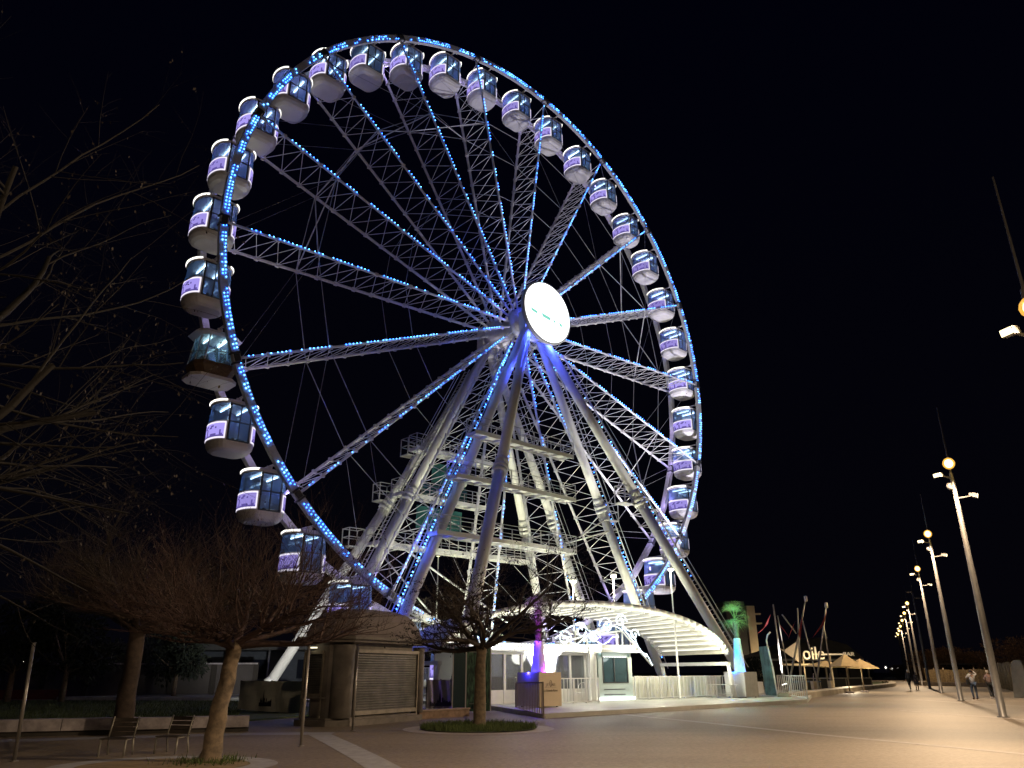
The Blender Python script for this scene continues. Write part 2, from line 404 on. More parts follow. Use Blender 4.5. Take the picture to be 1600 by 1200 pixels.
# ================================================================== SUPPORT FRAME
frame = thing('wheel_support_frame', 'white steel support legs and service catwalks under the ferris wheel hub', 'support frame', (HUB.x, HUB.y, 0), YAW)
def LP(s, o, z): return Vector((s, -o, z))
def leg(top, foot, r=.35, ladder=None, flange=.52, strip_side=None):
    a = Vector(top); b = Vector(foot); d = b-a
    mb = MB(); mb.tube(a, a+d*flange, r*.92, r, 20); mb.tube(a+d*(flange+.002), b, r, r*.98, 20)
    for k in (-.006, .006): mb.tube(a+d*(flange+k-.004), a+d*(flange+k+.004), r+.14, n=20)
    mb.tube(a+d*(flange-.03), a+d*(flange-.018), r+.05, n=20)
    mb.tube(b-d.normalized()*.35, b+Vector((0, 0, -.02)), r*1.0, r*1.4, 20)
    side = Vector((0, -1, 0)).cross(d.normalized()).normalized()
    for q in range(6):
        an = q*math.pi/3; e1 = side; e2 = d.normalized().cross(side)
        for k in (-.02, .02): mb.tube(a+d*(flange+k)+(e1*math.cos(an)+e2*math.sin(an))*(r+.07), a+d*(flange+k*.3)+(e1*math.cos(an)+e2*math.sin(an))*(r+.07), .03, n=5)
    o = mb.build('leg', white, frame)
    if ladder:
        ld = MB(); sd = side*ladder; off = sd*(r+.28)+Vector((0, 0, .12)); dn = d.normalized(); e2 = dn.cross(side).normalized()
        for w in (-.28, .28): ld.tube(a+dn*3+off+e2*w, b+off+e2*w-dn*.6, .04, n=6)
        L = d.length; t = 3.2
        while t < L-.8:
            ld.tube(a+dn*t+off-e2*.28, a+dn*t+off+e2*.28, .02, n=4, cap=False)
            if int(t/.35) % 6 == 0: ld.tube(a+dn*t+sd*r*.9, a+dn*t+off, .035, n=4)
            t += .35
        for w in (-.55, .55): ld.tube(a+dn*4+off+sd*.55+e2*w*.4, b+off+sd*.55+e2*w*.4-dn*2, .022, n=4)
        ld.build('ladder', steel, o)
    fb = MB(); fb.box(b+Vector((0, 0, -.42)), (1.7, 1.7, .84)); fb.box(b+Vector((0, 0, .03)), (1.1, 1.1, .06)); fb.build('foot_block', white, o)
    return o
TZ = HZ-.5
LEGA = leg(LP(-.4, 1.0, TZ), LP(-13.5, 1.75, .95), ladder=-1)
leg(LP(-.3, 1.05, TZ), LP(-13.44, 9.05, .95), r=.375)
LEGC = leg(LP(.4, 1.0, TZ), LP(13.5, 1.75, .95), ladder=1)
LEGD = leg(LP(.5, 1.05, TZ), LP(13.44, 9.05, .95), r=.375, ladder=1)
leg(LP(-.4, -4.1, TZ-.8), LP(-14.1, -4.3, .95), ladder=-1)
leg(LP(-.3, -4.2, TZ-1.0), LP(-13.66, -10.5, .95))
leg(LP(.4, -4.1, TZ-.8), LP(14.1, -4.3, .95), ladder=1)
leg(LP(.3, -4.2, TZ-1.0), LP(13.66, -10.5, .95))
for o in (1.0, -4.15):
    hm = MB(); hm.box(LP(0, o, HZ-.35), (2.0, .75, 1.7)); hm.box(LP(0, o, HZ-1.35), (1.5, .6, .7)); hm.build('hub_bearing', white, frame)
# brace struts between pairs of legs
br = MB()
def legpt(top, foot, z): 
    t = (z-top[2])/(foot[2]-top[2]); return Vector(top).lerp(Vector(foot), t)
for (z0, z1) in ((10.3, 13.9), (6.2, 10.2), (1.3, 9.6)):
    pass
br.tube(LP(-9.0, -4.25, 10.4), LP(2.2, -4.25, 5.2), .07, n=6); br.tube(LP(-8.3, -7.3, 10.4), LP(1.0, -5, .9), .06, n=6)
br.tube(LP(4.3, 1.6, 11.2), LP(7.8, 1.6, 13.2), .06, n=6); br.tube(LP(2.9, 1.6, 10.6), LP(8.9, 1.6, 12.4), .06, n=6)
br.tube(LP(-13.3, 1.75, 1.0), LP(13.3, 1.75, 1.0), .2, n=10); br.tube(LP(-13.6, -4.3, 1.0), LP(13.6, -4.3, 1.0), .2, n=10)
br.build('brace', white, frame)
# catwalks
def catwalk(s0, s1, o, z, w=1.0, n=7, rear=False):
    mb = MB(); sg = MB()
    mb.box(((s0+s1)/2, -o, z), (s1-s0, w, .06))
    for q in (-w/2, w/2): mb.box(((s0+s1)/2, -o+q, z-.02), (s1-s0, .07, .3))
    k = 0; L = s1-s0
    while k*1.15 < L:
        mb.box((s0+k*1.15+.1, -o, z-.12), (.08, w, .16)); k += 1
    ob = mb.build('catwalk', white, frame)
    for q in (-w/2, w/2):
        for hh in (.55, 1.1): sg.bar((s0, -o+q, z+hh), (s1, -o+q, z+hh), .04, .04)
        for i in range(n+1):
            x = s0+L*i/n; sg.bar((x, -o+q, z-.15), (x, -o+q, z+1.12), .05, .05)
    for x in (s0, s1):
        for hh in (.55, 1.1): sg.bar((x, -o-w/2, z+hh), (x, -o+w/2, z+hh), .04, .04)
    sg.build('railing', steel, ob)
    return ob
catwalk(-7.1, 2.7, 2.2, 17.0); catwalk(-8.7, 2.8, 2.2, 13.7); catwalk(-10.1, 2.7, 2.2, 9.85)
catwalk(-6.6, 1.4, -5.3, 17.6, n=6); c2 = catwalk(-8.0, .4, -5.3, 13.9, n=6); catwalk(-9.9, 5.2, -5.3, 10.1, n=9)
sc_ = MB(); sc_.box((-2.6, 5.85, 16.2), (3.4, .03, 1.6)); sc_.box((-2.9, 5.85, 14.6), (4.4, .03, 1.2)); sc_.box((-3.4, 5.85, 12.6), (4.4, .03, 1.7)); sc_.build('teal_screen', mat('teal_mesh', (.01, .10, .10), .8, var=.4, scale=2), c2)
def basket(s, o, z):
    mb = MB(); mb.box((s, -o, z), (1.3, 1.0, .08))
    for x in (-.62, .62):
        for y in (-.47, .47): mb.bar((s+x, -o+y, z), (s+x, -o+y, z+1.35), .06, .06)
    for hh in (.7, 1.33):
        for y in (-.47, .47): mb.bar((s-.62, -o+y, z+hh), (s+.62, -o+y, z+hh), .05, .05)
        for x in (-.62, .62): mb.bar((s+x, -o-.47, z+hh), (s+x, -o+.47, z+hh), .05, .05)
    mb.build('service_basket', steel, frame)
def spt(s, o): return s, o
basket(7.9, 1.6, 12.9); basket(6.3, 4.6, 13.6)
basket(-9.3, -8.5, 10.2); basket(-7.5, -7.6, 13.7); basket(-5.7, -6.8, 17.4)
# lit LED lines that run down two of the legs
def legleds(top, foot, off, name, parent, t0=.1, t1=.98, step=.25):
    mb = MB(); a = Vector(top); b = Vector(foot); d = b-a; L = d.length; t = L*t0
    while t < L*t1:
        if rnd.random() < .8: mb.octa(a+d*(t/L)+Vector(off), .05, 0 if rnd.random() < .4 else 1)
        t += step
    mb.build(name, [LED, LED2], parent)
legleds(LP(-.4, 1.0, TZ), LP(-13.5, 1.75, .95), (-.62, -.25, .45), 'light_string', LEGA)
legleds(LP(.5, 1.05, TZ), LP(13.44, 9.05, .95), (.62, 0, .45), 'light_string', LEGD, .2, .75, .45)
legleds(LP(.4, 1.0, TZ), LP(13.5, 1.75, .95), (.66, 0, .4), 'light_string', LEGC, .4, .95, .4)

# ================================================================== GONDOLAS
def prof(y, x0=.62, bul=.66, hw=1.12): return x0+bul*math.sqrt(max(0, 1-(y/hw)**2))
def outline(sc_=1.0, hw=1.12, n=11):
    ys = [hw*math.sin(math.pi/2*(-1+2*i/(n-1))) for i in range(n)]
    R_ = [(prof(y)*sc_, y*sc_) for y in ys]; L_ = [(-prof(y)*sc_, y*sc_) for y in reversed(ys)]
    return R_+L_
def loft(mb, rings, m=0, capb=True, capt=True):
    n = len(rings[0][0]); vs = []
    for (pl, z) in rings: vs += [(x, y, z) for x, y in pl]
    fs = [(k*n+i, k*n+(i+1) % n, (k+1)*n+(i+1) % n, (k+1)*n+i) for k in range(len(rings)-1) for i in range(n)]
    if capb: fs.append(tuple(range(n-1, -1, -1)))
    if capt: fs.append(tuple(range((len(rings)-1)*n, len(rings)*n)))
    mb.add(vs, fs, m)
cabwhite = mat('cabin_shell', (.74, .72, .74), .4, var=.08, scale=2)
cabframe = mat('cabin_frame', (.10, .11, .14), .4, .3)
def make_gondola():
    g = thing('gondola', '', 'gondola', (0, 0, 0), 0, 'gondolas hanging round the ferris wheel')
    Z = lambda z: z          # pivot at z=0, body hangs below
    mb = MB(); loft(mb, [(outline(.70), -3.28), (outline(.86), -3.16), (outline(.97), -2.96), (outline(1.0), -2.74)]); mb.build('floor_pan', cabwhite, g)
    sk = [.10+.5*random.Random(3+i).random()**2 for i in range(24)]
    for s in (-1, 1):
        # side panel
        N = 26; hw = 1.02; pan = MB(); lit = MB()
        ys = [1.12*math.sin(1.5*(-1+2*i/N)) for i in range(N+1)]
        z0, z1 = -2.74, -1.6
        vs = [(s*prof(y), y, z) for y in ys for z in (z0, z1)]+[(s*(prof(y)-.06), y*.97, z) for y in ys for z in (z0, z1)]
        nn = 2*(N+1)
        fs = []
        for i in range(N):
            q = 2*i; fs += [(q, q+2, q+3, q+1), (nn+q, nn+q+1, nn+q+3, nn+q+2), (q+1, q+3, nn+q+3, nn+q+1), (q, nn+q, nn+q+2, q+2)]
        fs += [(0, 1, nn+1, nn), (2*N, nn+2*N, nn+2*N+1, 2*N+1)]
        pan.add(vs, fs); pn = pan.build('side_panel', cabwhite, g)
        NY, NZ = 24, 10; y0, y1 = -.9, .9; za, zb = z0+.07, z1-.07
        V = []
        for i in range(NY+1):
            for k in range(NZ+1):
                th = 1.36*(-1+2*i/NY); V.append((s*(.62+.68*math.cos(th)), 1.14*math.sin(th), za+(zb-za)*k/NZ))
        Fs = []; Ms = []
        for i in range(NY):
            for k in range(NZ):
                Fs.append((i*(NZ+1)+k, (i+1)*(NZ+1)+k, (i+1)*(NZ+1)+k+1, i*(NZ+1)+k+1))
                edge = i in (0, NY-1) or k in (0, NZ-1)
                t = k/NZ < sk[i] and k > 0
                word = k in (6, 7) and 5 < i < 15 and (i*7+k*3) % 4 < 2
                Ms.append(1 if edge else (2 if (t or word) else 0))
        lit.add(V, Fs); lit.m = Ms; lit.build('light_panel', [purp, purpedge, purpdark], pn, fix=False)
        # bent end window
        wv = []; wf = []; N2 = 14
        for i in range(N2+1):
            y = 1.1*math.sin(1.5*(-1+2*i/N2))
            wv += [(s*(prof(y)-.02), y, -1.58), (s*(prof(y)*.95-.02), y*.97, -.52)]
        wf = [(2*i, 2*i+2, 2*i+3, 2*i+1) for i in range(N2)]
        w = MB(); w.add(wv, wf, 0, True); w.build('end_window', glass_g, g, fix=False)
        # roof light
        rl = MB(); N3 = 12; pv = []
        pts = [Vector((s*(prof(y)*.97+.04), y, -.36+.05*(1-abs(y)))) for y in [1.08*math.sin(1.35*(-1+2*i/N3)) for i in range(N3+1)]]
        rl.path(pts, .062, 6); rl.build('roof_light', whitelight, g)
        ct = MB(); ct.bar((s*.5, -.72, -.60), (s*.5, .72, -.60), .05, .04); ct.build('ceiling_lamp', tubelight, g)
        bn = MB(); bn.box((s*.72, 0, -2.2), (.42, 1.3, .08)); bn.box((s*.95, 0, -1.95), (.06, 1.3, .5)); bn.build('bench', mat('cabin_bench', (.12, .25, .42), .5), g)
        # door side
        y = s*1.125; df = MB()
        for x in (-.6, 0, .6): df.box((x, y, -1.6), (.06, .05, 2.12))
        for z in (-2.70, -1.6, -.56): df.box((0, y, z), (1.22, .052, .07))
        df.box((-.3, y*1.02, -2.64), (.12, .1, .1)); df.box((.6, y*1.02, -2.64), (.12, .1, .1))
        dd = df.build('door', cabframe, g)
        gl = MB(); gl.add([(-.58, y*.99, -2.6), (.58, y*.99, -2.6), (.58, y*.99, -.58), (-.58, y*.99, -.58)], [(0, 1, 2, 3)]); gl.build('pane', glass_g, dd, fix=False)
    po = MB()
    for sx in (-1, 1):
        for sy in (-1, 1): po.bar((sx*.64, sy*1.1, -2.74), (sx*.62, sy*1.08, -.45), .07, .07)
    po.build('corner_frame', cabframe, g)
    rf = MB(); loft(rf, [(outline(.97), -.52), (outline(1.02), -.46), (outline(1.0), -.36), (outline(.86), -.24), (outline(.5), -.18)]); rf.build('roof', cabwhite, g)
    hg = MB(); hg.tube((0, -1.5, 0), (0, 1.5, 0), .07, n=8); hg.box((0, -.55, -.12), (.3, .12, .28)); hg.box((0, .55, -.12), (.3, .12, .28))
    for y in (-1.42, 1.42): hg.box((0, y, 0), (.34, .12, .34))
    hg.build('hanger', wheelgrey, g)
    return g
proto = make_gondola()
for ch in list(proto.children):
    pass
def vip():
    g = thing('gondola', '', 'gondola', (0, 0, 0), 0, 'gondolas hanging round the ferris wheel')
    wood = mat('cabin_wood', (.16, .10, .06), .6, var=.4, scale=6)
    def oc(hx, hy, c): return [(hx, -hy+c), (hx, hy-c), (hx-c, hy), (-hx+c, hy), (-hx, hy-c), (-hx, -hy+c), (-hx+c, -hy), (hx-c, -hy)]
    b = MB(); loft(b, [(oc(1.35, 1.05, .45), -3.3), (oc(1.35, 1.05, .45), -3.1)]); b.build('floor_pan', cabwhite, g)
    w = MB(); loft(w, [(oc(.95, .85, .35), -3.1), (oc(1.25, 1.0, .4), -2.55), (oc(1.2, .98, .4), -2.3)]); w.build('wooden_skirt', wood, g)
    gl = MB(); loft(gl, [(oc(1.18, .95, .4), -2.3), (oc(.95, .85, .35), -.62)], capb=False, capt=False); gl.build('window', glassmat('vip_glass', (.5, .7, .85), .1, .75), g, fix=False)
    fr = MB(); A = oc(1.18, .95, .4); B = oc(.95, .85, .35)
    for p, q in zip(A, B): fr.bar((*p, -2.3), (*q, -.6), .06, .06)
    fr.build('window_frame', mat('bright_frame', (.6, .7, .75), .3, .3), g)
    rf = MB(); loft(rf, [(oc(.95, .85, .35), -.62), (oc(1.4, 1.1, .5), -.55), (oc(1.2, .95, .4), -.35), (oc(.5, .4, .1), -.2)]); rf.build('roof', cabwhite, g)
    for s in (-1, 1):
        ct = MB(); ct.bar((s*.45, -.6, -.72), (s*.45, .6, -.72), .06, .05); ct.build('ceiling_lamp', tubelight, g)
        bn = MB(); bn.box((s*.65, 0, -2.0), (.4, 1.3, .1)); bn.build('bench', mat('vip_bench', (.5, .5, .55), .5), g)
    hg = MB(); hg.tube((0, -1.5, 0), (0, 1.5, 0), .07, n=8); hg.box((0, -.5, -.15), (.3, .12, .3)); hg.box((0, .5, -.15), (.3, .12, .3)); hg.build('hanger', wheelgrey, g)
    return g
ords = ['first', 'second', 'third', 'fourth', 'fifth', 'sixth', 'seventh', 'eighth', 'ninth', 'tenth', 'eleventh', 'twelfth', 'thirteenth', 'fourteenth', 'fifteenth', 'sixteenth', 'seventeenth', 'eighteenth', 'nineteenth']
for k in range(36):
    ang = (217.7-10*k) % 360; a = R(ang)
    gcol = vip() if k == 2 else (proto if k == 0 else copy_tree(proto))
    p = W(RR*math.cos(a), -RO/2, HZ+RR*math.sin(a))
    gcol.location = p; gcol.rotation_euler = (0, 0, YAW)
    # label by its place round the rim; top gondola is k=12 (97.7 deg)
    if k == 2: gcol['label'] = 'odd gondola with tapering glass sides and wooden skirt on the left of the wheel'
    elif k == 12: gcol['label'] = 'white gondola with purple panel at the very top of the wheel'
    elif k < 12: gcol['label'] = 'white gondola with purple panel on the wheel, %s one left of the topmost gondola' % ords[12-k-1]
    elif k <= 30: gcol['label'] = 'white gondola with purple panel on the wheel, %s one right of the topmost gondola' % ords[k-12-1]
    else: gcol['label'] = 'white gondola with purple panel on the wheel, %s one below the odd wooden skirted gondola' % ords[2+36-k-1]
# ================================================================== floodlights that light the wheel
flood_body = mat('flood_body', (.08, .08, .08), .5, .4)
def floodlamp(s, o, tgt, energy, col, cone, label, z=.17):
    p = W(s, o, z); t = thing('floodlight', label, 'floodlight', p, YAW, 'floodlights on the wheel deck')
    tl = (Matrix.Rotation(-YAW, 3, 'Z') @ (W(*tgt)-p)).normalized()
    M = tl.to_track_quat('Y', 'Z').to_matrix()
    b = MB(); b.box((0, 0, .42), (.5, .22, .4), M); b.build('housing', flood_body, t)
    l = MB(); l.box(Vector((0, 0, .42))+tl*.125, (.44, .02, .34), M); l.build('lens', emat('flood_lens', (1, .98, .92), 6), t)
    k = MB(); k.bar((-.3, 0, 0), (-.3, 0, .45), .05, .03); k.bar((.3, 0, 0), (.3, 0, .45), .05, .03); k.box((0, 0, .02), (.7, .3, .04)); k.build('bracket', steel, t)
    lt = light('flood_beam', 'SPOT', Vector((0, 0, .42))+tl*.3, energy, col, t, .15, None, cone, .6)
    lt.rotation_euler = tl.to_track_quat('-Z', 'Y').to_euler()
PUR = (.92, .88, 1.0); WRM = (1.0, .99, .66)
floodlamp(-9, 11.5, (-12, 0, 41), 50000, PUR, 70, 'small black floodlight on the wheel deck at the left front corner of the fence')
floodlamp(19, 9.0, (11, -1, 44), 48000, PUR, 66, 'small black floodlight behind the white planter and the blue lit palm')
floodlamp(-18, 0, (-13.5, -10.5, 6), 4200, (1, .98, .9), 76, 'small black floodlight beside the far left leg foot')
floodlamp(18.5, -2, (22, -1, 26), 2600, PUR, 70, 'small black floodlight beside the far right leg foot')
floodlamp(-7, 5.0, (-5, 0, 15), 4200, WRM, 110, 'small black floodlight under the near left leg')
floodlamp(7, 5.0, (5, 0, 15), 4200, WRM, 110, 'small black floodlight under the near right leg')
floodlamp(-5, -7.0, (-4, -3, 15), 5600, WRM, 120, 'small black floodlight behind the wheel at the left')
floodlamp(6, -7.0, (5, -3, 15), 5600, WRM, 120, 'small black floodlight behind the wheel at the right')
floodlamp(0, 8.0, (0, 0, 22), 1200, (.7, .7, 1.0), 60, 'small black floodlight behind the ticket booth')
for k in range(36):
    a = R(217.7-5-10*k); q = rp(a, 24.1, RO-.7); light('rim_purple_light', 'POINT', q, 60, (.5, .38, 1.0), wheel, .12)
# blue lamps round the hub
for (s, o, z, e) in ((-.9, 2.1, HZ-1.6, 230), (1.1, 2.1, HZ-2.0, 230), (-2.4, 2.0, HZ-5, 110), (-1.2, 2.4, HZ-4.5, 80), (-8.3, 1.9, 15.0, 40), (-10.8, 1.9, 9.4, 70), (-12.9, 2.0, 4.6, 80), (.1, 1.6, HZ+1.6, 160)):
    lf = W(s, o, z)
    light('hub_blue_light', 'POINT', (s, -o, z), e, (.04, .08, 1.0), wheel if z > 20 else frame, .15)
#@@PART3
# ================================================================== STREET LAMPS
polem = mat('pole_paint', (.17, .165, .16), .45, .3, var=.25, scale=4)
lampglow = emat('sodium_lamp', (1.0, .70, .22), 14); lampglow2 = emat('lamp_lens', (1.0, .80, .42), 4)
SOD = (1.0, .72, .45)
halom = bpy.data.materials.new('lamp_halo'); halom.use_nodes = True; _n = halom.node_tree; _n.nodes.clear()  # see-through yellow emission imitating the halo round a lamp
_o = _n.nodes.new('ShaderNodeOutputMaterial'); _e = _n.nodes.new('ShaderNodeEmission'); _t = _n.nodes.new('ShaderNodeBsdfTransparent'); _m = _n.nodes.new('ShaderNodeMixShader')
_e.inputs[0].default_value = (1.0, .50, .08, 1); _e.inputs[1].default_value = 1.6; _m.inputs[0].default_value = .45
_n.links.new(_t.outputs[0], _m.inputs[1]); _n.links.new(_e.outputs[0], _m.inputs[2]); _n.links.new(_m.outputs[0], _o.inputs[0])
def street_lamp(x, y, k, lit=True, energy=0, label='', dz=0):
    t = thing('street_lamp', label, 'street lamp', (x, y, 0), 0, 'street lamps in a row along the promenade')
    p = MB(); p.lathe((0, 0, 0), [(.21, 0), (.21, .03), (.14, .05), (.135, 3), (.115, 5.2), (.11, 5.22), (.075, 9.3), (.035, 9.34), (.022, 12.2)], 16)
    p.build('pole', polem, t)
    if not lit:
        h = MB(); h.box((-.3, 0, 9.4), (.5, .3, .14)); h.box((.4, 0, 8.8), (.5, .3, .14)); h.build('lamp_head', polem, t); return t
    heads = [((-.22, -.30, 9.72), (-.35, -.9, -.35), 1), ((-.62, -.1, 9.2), (-1, -.35, -.2), 0), ((.72, -.1, 8.35), (.8, -.5, -.25), 0)]
    for (c, d, big) in heads:
        c = Vector(c)+Vector((0, 0, dz)); d = Vector(d).normalized(); M = d.to_track_quat('Y', 'Z').to_matrix()
        h = MB(); h.box(c, (.28, .17, .17), M); h.box(c-d*.14, (.2, .12, .13), M); h.bar((0, 0, c.z-.1), c, .05, .05)
        hd = h.build('lamp_head', polem, t)
        l = MB()
        if big: l.lathe(c+d*.18+Vector((0, 0, -.06)), [(.02, -.17), (.09, -.14), (.14, -.08), (.16, 0), (.14, .08), (.09, .14), (.02, .17)], 16)
        if big:
            gl_ = MB(); gl_.lathe(c+d*.18+Vector((0, 0, -.06)), [(.04, -.24), (.14, -.19), (.21, -.1), (.235, 0), (.21, .1), (.14, .19), (.04, .24)], 20); gl_.build('halo_shell', halom, hd)  # added glow shell round the lamp core, imitates its halo
        if not big: l.box(c+d*.10, (.25, .02, .14), M)
        l.build('lamp_lens', [lampglow if big else lampglow2, emat('lamp_reflector_glow', (1.0, .55, .10), 2.2)], hd)
    d2 = MB(); d2.lathe((-.1, .05, 8.75+dz), [(.12, -.1), (.18, 0), (.12, .1)], 14, 0, 'y'); d2.bar((0, 0, 8.75+dz), (-.1, 0.05, 8.75+dz), .05, .05); d2.build('spare_lamp_head', polem, t)
    if energy and k == -2: light('lamp_light', 'POINT', (-.4, .8, 9.2), energy, SOD, t, .18)
    elif energy:
        light('lamp_light', 'SPOT', (-.5, -.8, 9.6+dz), energy, SOD, t, .18, (-3.5, -6, 0), 168, .35)
    return t
L0 = Vector((18.25, 30.67, 0)); ST = Vector((7.87, 17.0, 0))
names_l = ['second nearest street lamp, tall leaning over the right promenade beside two walking people', 'third nearest street lamp in the row, left of the man in the pale shirt', 'fourth nearest street lamp in the row', None, 'fifth lit street lamp in the row, behind the walking couple', 'sixth lit street lamp in the row, beyond the walking couple', 'seventh lit street lamp in the row', 'eighth lit street lamp in the row', 'ninth lit street lamp in the row', 'farthest lit street lamp at the end of the row']
street_lamp(3.0, -3.6, -2, True, 3600, 'street lamp standing behind the viewer, outside the photo')
street_lamp(11.05, 14.5, -1, True, 6500, 'nearest street lamp, cut off by the right edge of the photo', -.95)
for k in range(10):
    q = L0+ST*k
    street_lamp(q.x, q.y, k, k != 3, [5600, 5000, 4400, 0, 5000, 4000, 0, 4000, 0, 0][k], names_l[k] or 'unlit dark pole in the row of street lamps, without any glowing head')
# far lamps
for (px, py, Y, lb) in ((1384, 1043, 230, 'tiny far white lamp left of the end of the lamp row'), (1394, 1045, 235, 'tiny far white lamp second from the end of the beach wall'), (1403, 1044, 210, 'pair of tiny far white lamps under the lamp row')):
    q = at(px, py, Y); t = thing('far_lamp', lb, 'lamp', (q.x, q.y, 0)); p = MB(); p.tube((0, 0, 0), (0, 0, q.z), .06); p.build('pole', polem, t)
    l = MB(); l.lathe((0, 0, q.z), [(.08, -.3), (.32, 0), (.08, .3)], 10); l.build('globe', emat('far_lamp_glow', (1, .95, .8), 2.2), t)
for i, (px, py, Y) in enumerate(((35, 1035, 70), (41, 1042, 75), (67, 1041, 66), (70, 1046, 66), (85, 1043, 70), (275, 1020, 60))):
    q = at(px, py, Y); t = thing('distant_lamp', ('leftmost', 'second from left', 'third from left', 'large drop shaped', 'fifth from left', 'lonely')[i]+' tiny white lamp in the dark behind the lawn', 'lamp', (q.x, q.y, 0), 0)
    p = MB(); p.tube((0, 0, 0), (0, 0, q.z), .04, n=6); p.build('pole', polem, t)
    l = MB(); l.lathe((0, 0, q.z), [(.03, -.16), (.14, 0), (.03, .16)], 8); l.build('globe', emat('far_lamp_glow', (1, .95, .8), 2.2), t)
# floodlight posts behind the canopy
for i, (px, py, Y, e) in enumerate(((895, 906, 55, 260), (958, 898, 58, 260), (1047, 888, 62, 260), (685, 868, 60, 0))):
    q = at(px, py, Y); t = thing('flood_lamp_post', ('flood lamp on a thin post left of the middle above the canopy', 'flood lamp on a thin post above the crest of the canopy', 'flood lamp on a thin post in front of the lowest gondola at the right', 'thin white post with a small lamp seen under the left catwalk')[i], 'lamp post', (q.x, q.y, DK))
    h = q.z-DK; p = MB(); p.tube((0, 0, 0), (0, 0, h), .07, .045, 8); p.build('pole', white, t)
    hd = MB(); hd.box((0, -.1, h+.02), (.42, .3, .16)); ho = hd.build('lamp_head', polem, t)
    l = MB()
    if e: l.lathe((0, -.2, h-.14), [(.06, -.12), (.2, -.04), (.22, .05)], 12)
    else: l.box((0, -.2, h-.09), (.2, .16, .03))
    l.build('lamp_lens', emat('flood_glow', (1, .98, .72), 24) if e else emat('small_lamp_glow', (1, .95, .5), 3), ho)
    if e: light('flood_lamp_light', 'POINT', (0, -.3, h-.5), e, (1, .96, .66), t, .15)

# ================================================================== CANOPY
CA = 24.7; CQ = Vector((math.sin(R(CA)), -math.cos(R(CA)), 0)); CU = Vector((math.cos(R(CA)), math.sin(R(CA)), 0))
A0 = at(1137, 1030, 48); A0.z = 0
canopy = thing('entrance_canopy', 'big white barrel vaulted canopy with glowing light strips at the wheel entrance', 'canopy', (A0.x, A0.y, 0), R(CA))
# local: x along CU (right), y = -CQ (away)
SPN = 18.2; CW = 6.7; ZB = 2.32; CR = 5.22
def arcp(t, y, off=0):       # t 0..1 from right foot to left foot ; superellipse arch
    a = math.pi*(.055+.89*t); ex = .82
    x = math.cos(a); z = math.sin(a)
    return Vector((-SPN/2+SPN/2*math.copysign(abs(x)**1.0, x)*1.015+off*x, y, ZB-.5+(CR-ZB+.5+off)*abs(z)**ex))
for y, rr in ((0, .17), (CW, .13)):
    mb = MB(); pts = [arcp(i/40, y) for i in range(41)]
    mb.path(pts, rr, 12)
    mb.build('arch_tube', white, canopy)
sh = MB(); NS = 44; vs = []
for i in range(NS+1):
    for y in (.05, CW-.05):
        for off in (.02, .10): vs.append(arcp(i/NS, y, off))
fs = []
for i in range(NS):
    q = 4*i; fs += [(q, q+4, q+6, q+2), (q+1, q+3, q+7, q+5), (q, q+1, q+5, q+4), (q+2, q+6, q+7, q+3)]
fs += [(0, 2, 3, 1), (4*NS, 4*NS+1, 4*NS+3, 4*NS+2)]
sh.add(vs, fs); sh.build('roof_shell', mat('canopy_membrane', (.72, .70, .60), .6, var=.08, scale=.8), canopy)
ledstrip = emat('canopy_led_strip', (1, .97, .82), 1.5)
NP = 28
for i in range(1, NP):
    t = i/NP; a = arcp(t, .25, -.13); b = arcp(t, CW-.25, -.13)
    mb = MB(); mb.bar(a, b, .07, .16); pu = mb.build('purlin', white, canopy)
    a2 = arcp(t, .8, -.24); b2 = arcp(t, CW-.8, -.24)
    m2 = MB(); m2.bar(a2, b2, .13, .035); m2.build('light_strip', ledstrip, pu)
for (xx, s) in ((arcp(0, 0).x, 1), (arcp(1, 0).x, -1)):
    for y in (0, CW):
        mb = MB(); mb.tube((xx, y, ZB-.28), (xx+s*.25, y, DK), .11, .16, 10); mb.build('column', white, canopy)
    mb = MB(); mb.bar((xx, -.1, ZB-.25), (xx, CW+.1, ZB-.25), .24, .2); mb.build('side_beam', white, canopy)
for xx in (-5.6,):
    mb = MB(); mb.add([(xx-.9, CW-.2, DK), (xx+.9, CW-.2, DK), (xx+.45, CW-.2, 2.2), (xx-.45, CW-.2, 2.2), (xx-.9, CW+.4, DK), (xx+.9, CW+.4, DK), (xx+.45, CW+.4, 2.2), (xx-.45, CW+.4, 2.2)], [(0, 1, 2, 3), (4, 7, 6, 5), (0, 4, 5, 1), (3, 2, 6, 7), (1, 5, 6, 2), (0, 3, 7, 4)])
for x_, e_ in ((-4, 22), (-8, 24), (-12, 24), (-15.5, 22)):
    light('canopy_light', 'POINT', (x_, CW*.5, 3.6), e_, (1, .98, .80), canopy, .5)

for x_, e_ in ((-1.5, 45), (-5.5, 50), (-10, 45), (-14.5, 45)):
    light('canopy_front_light', 'POINT', (x_, -.6, 3.1), e_*8, (1, .97, .72), canopy, .4)
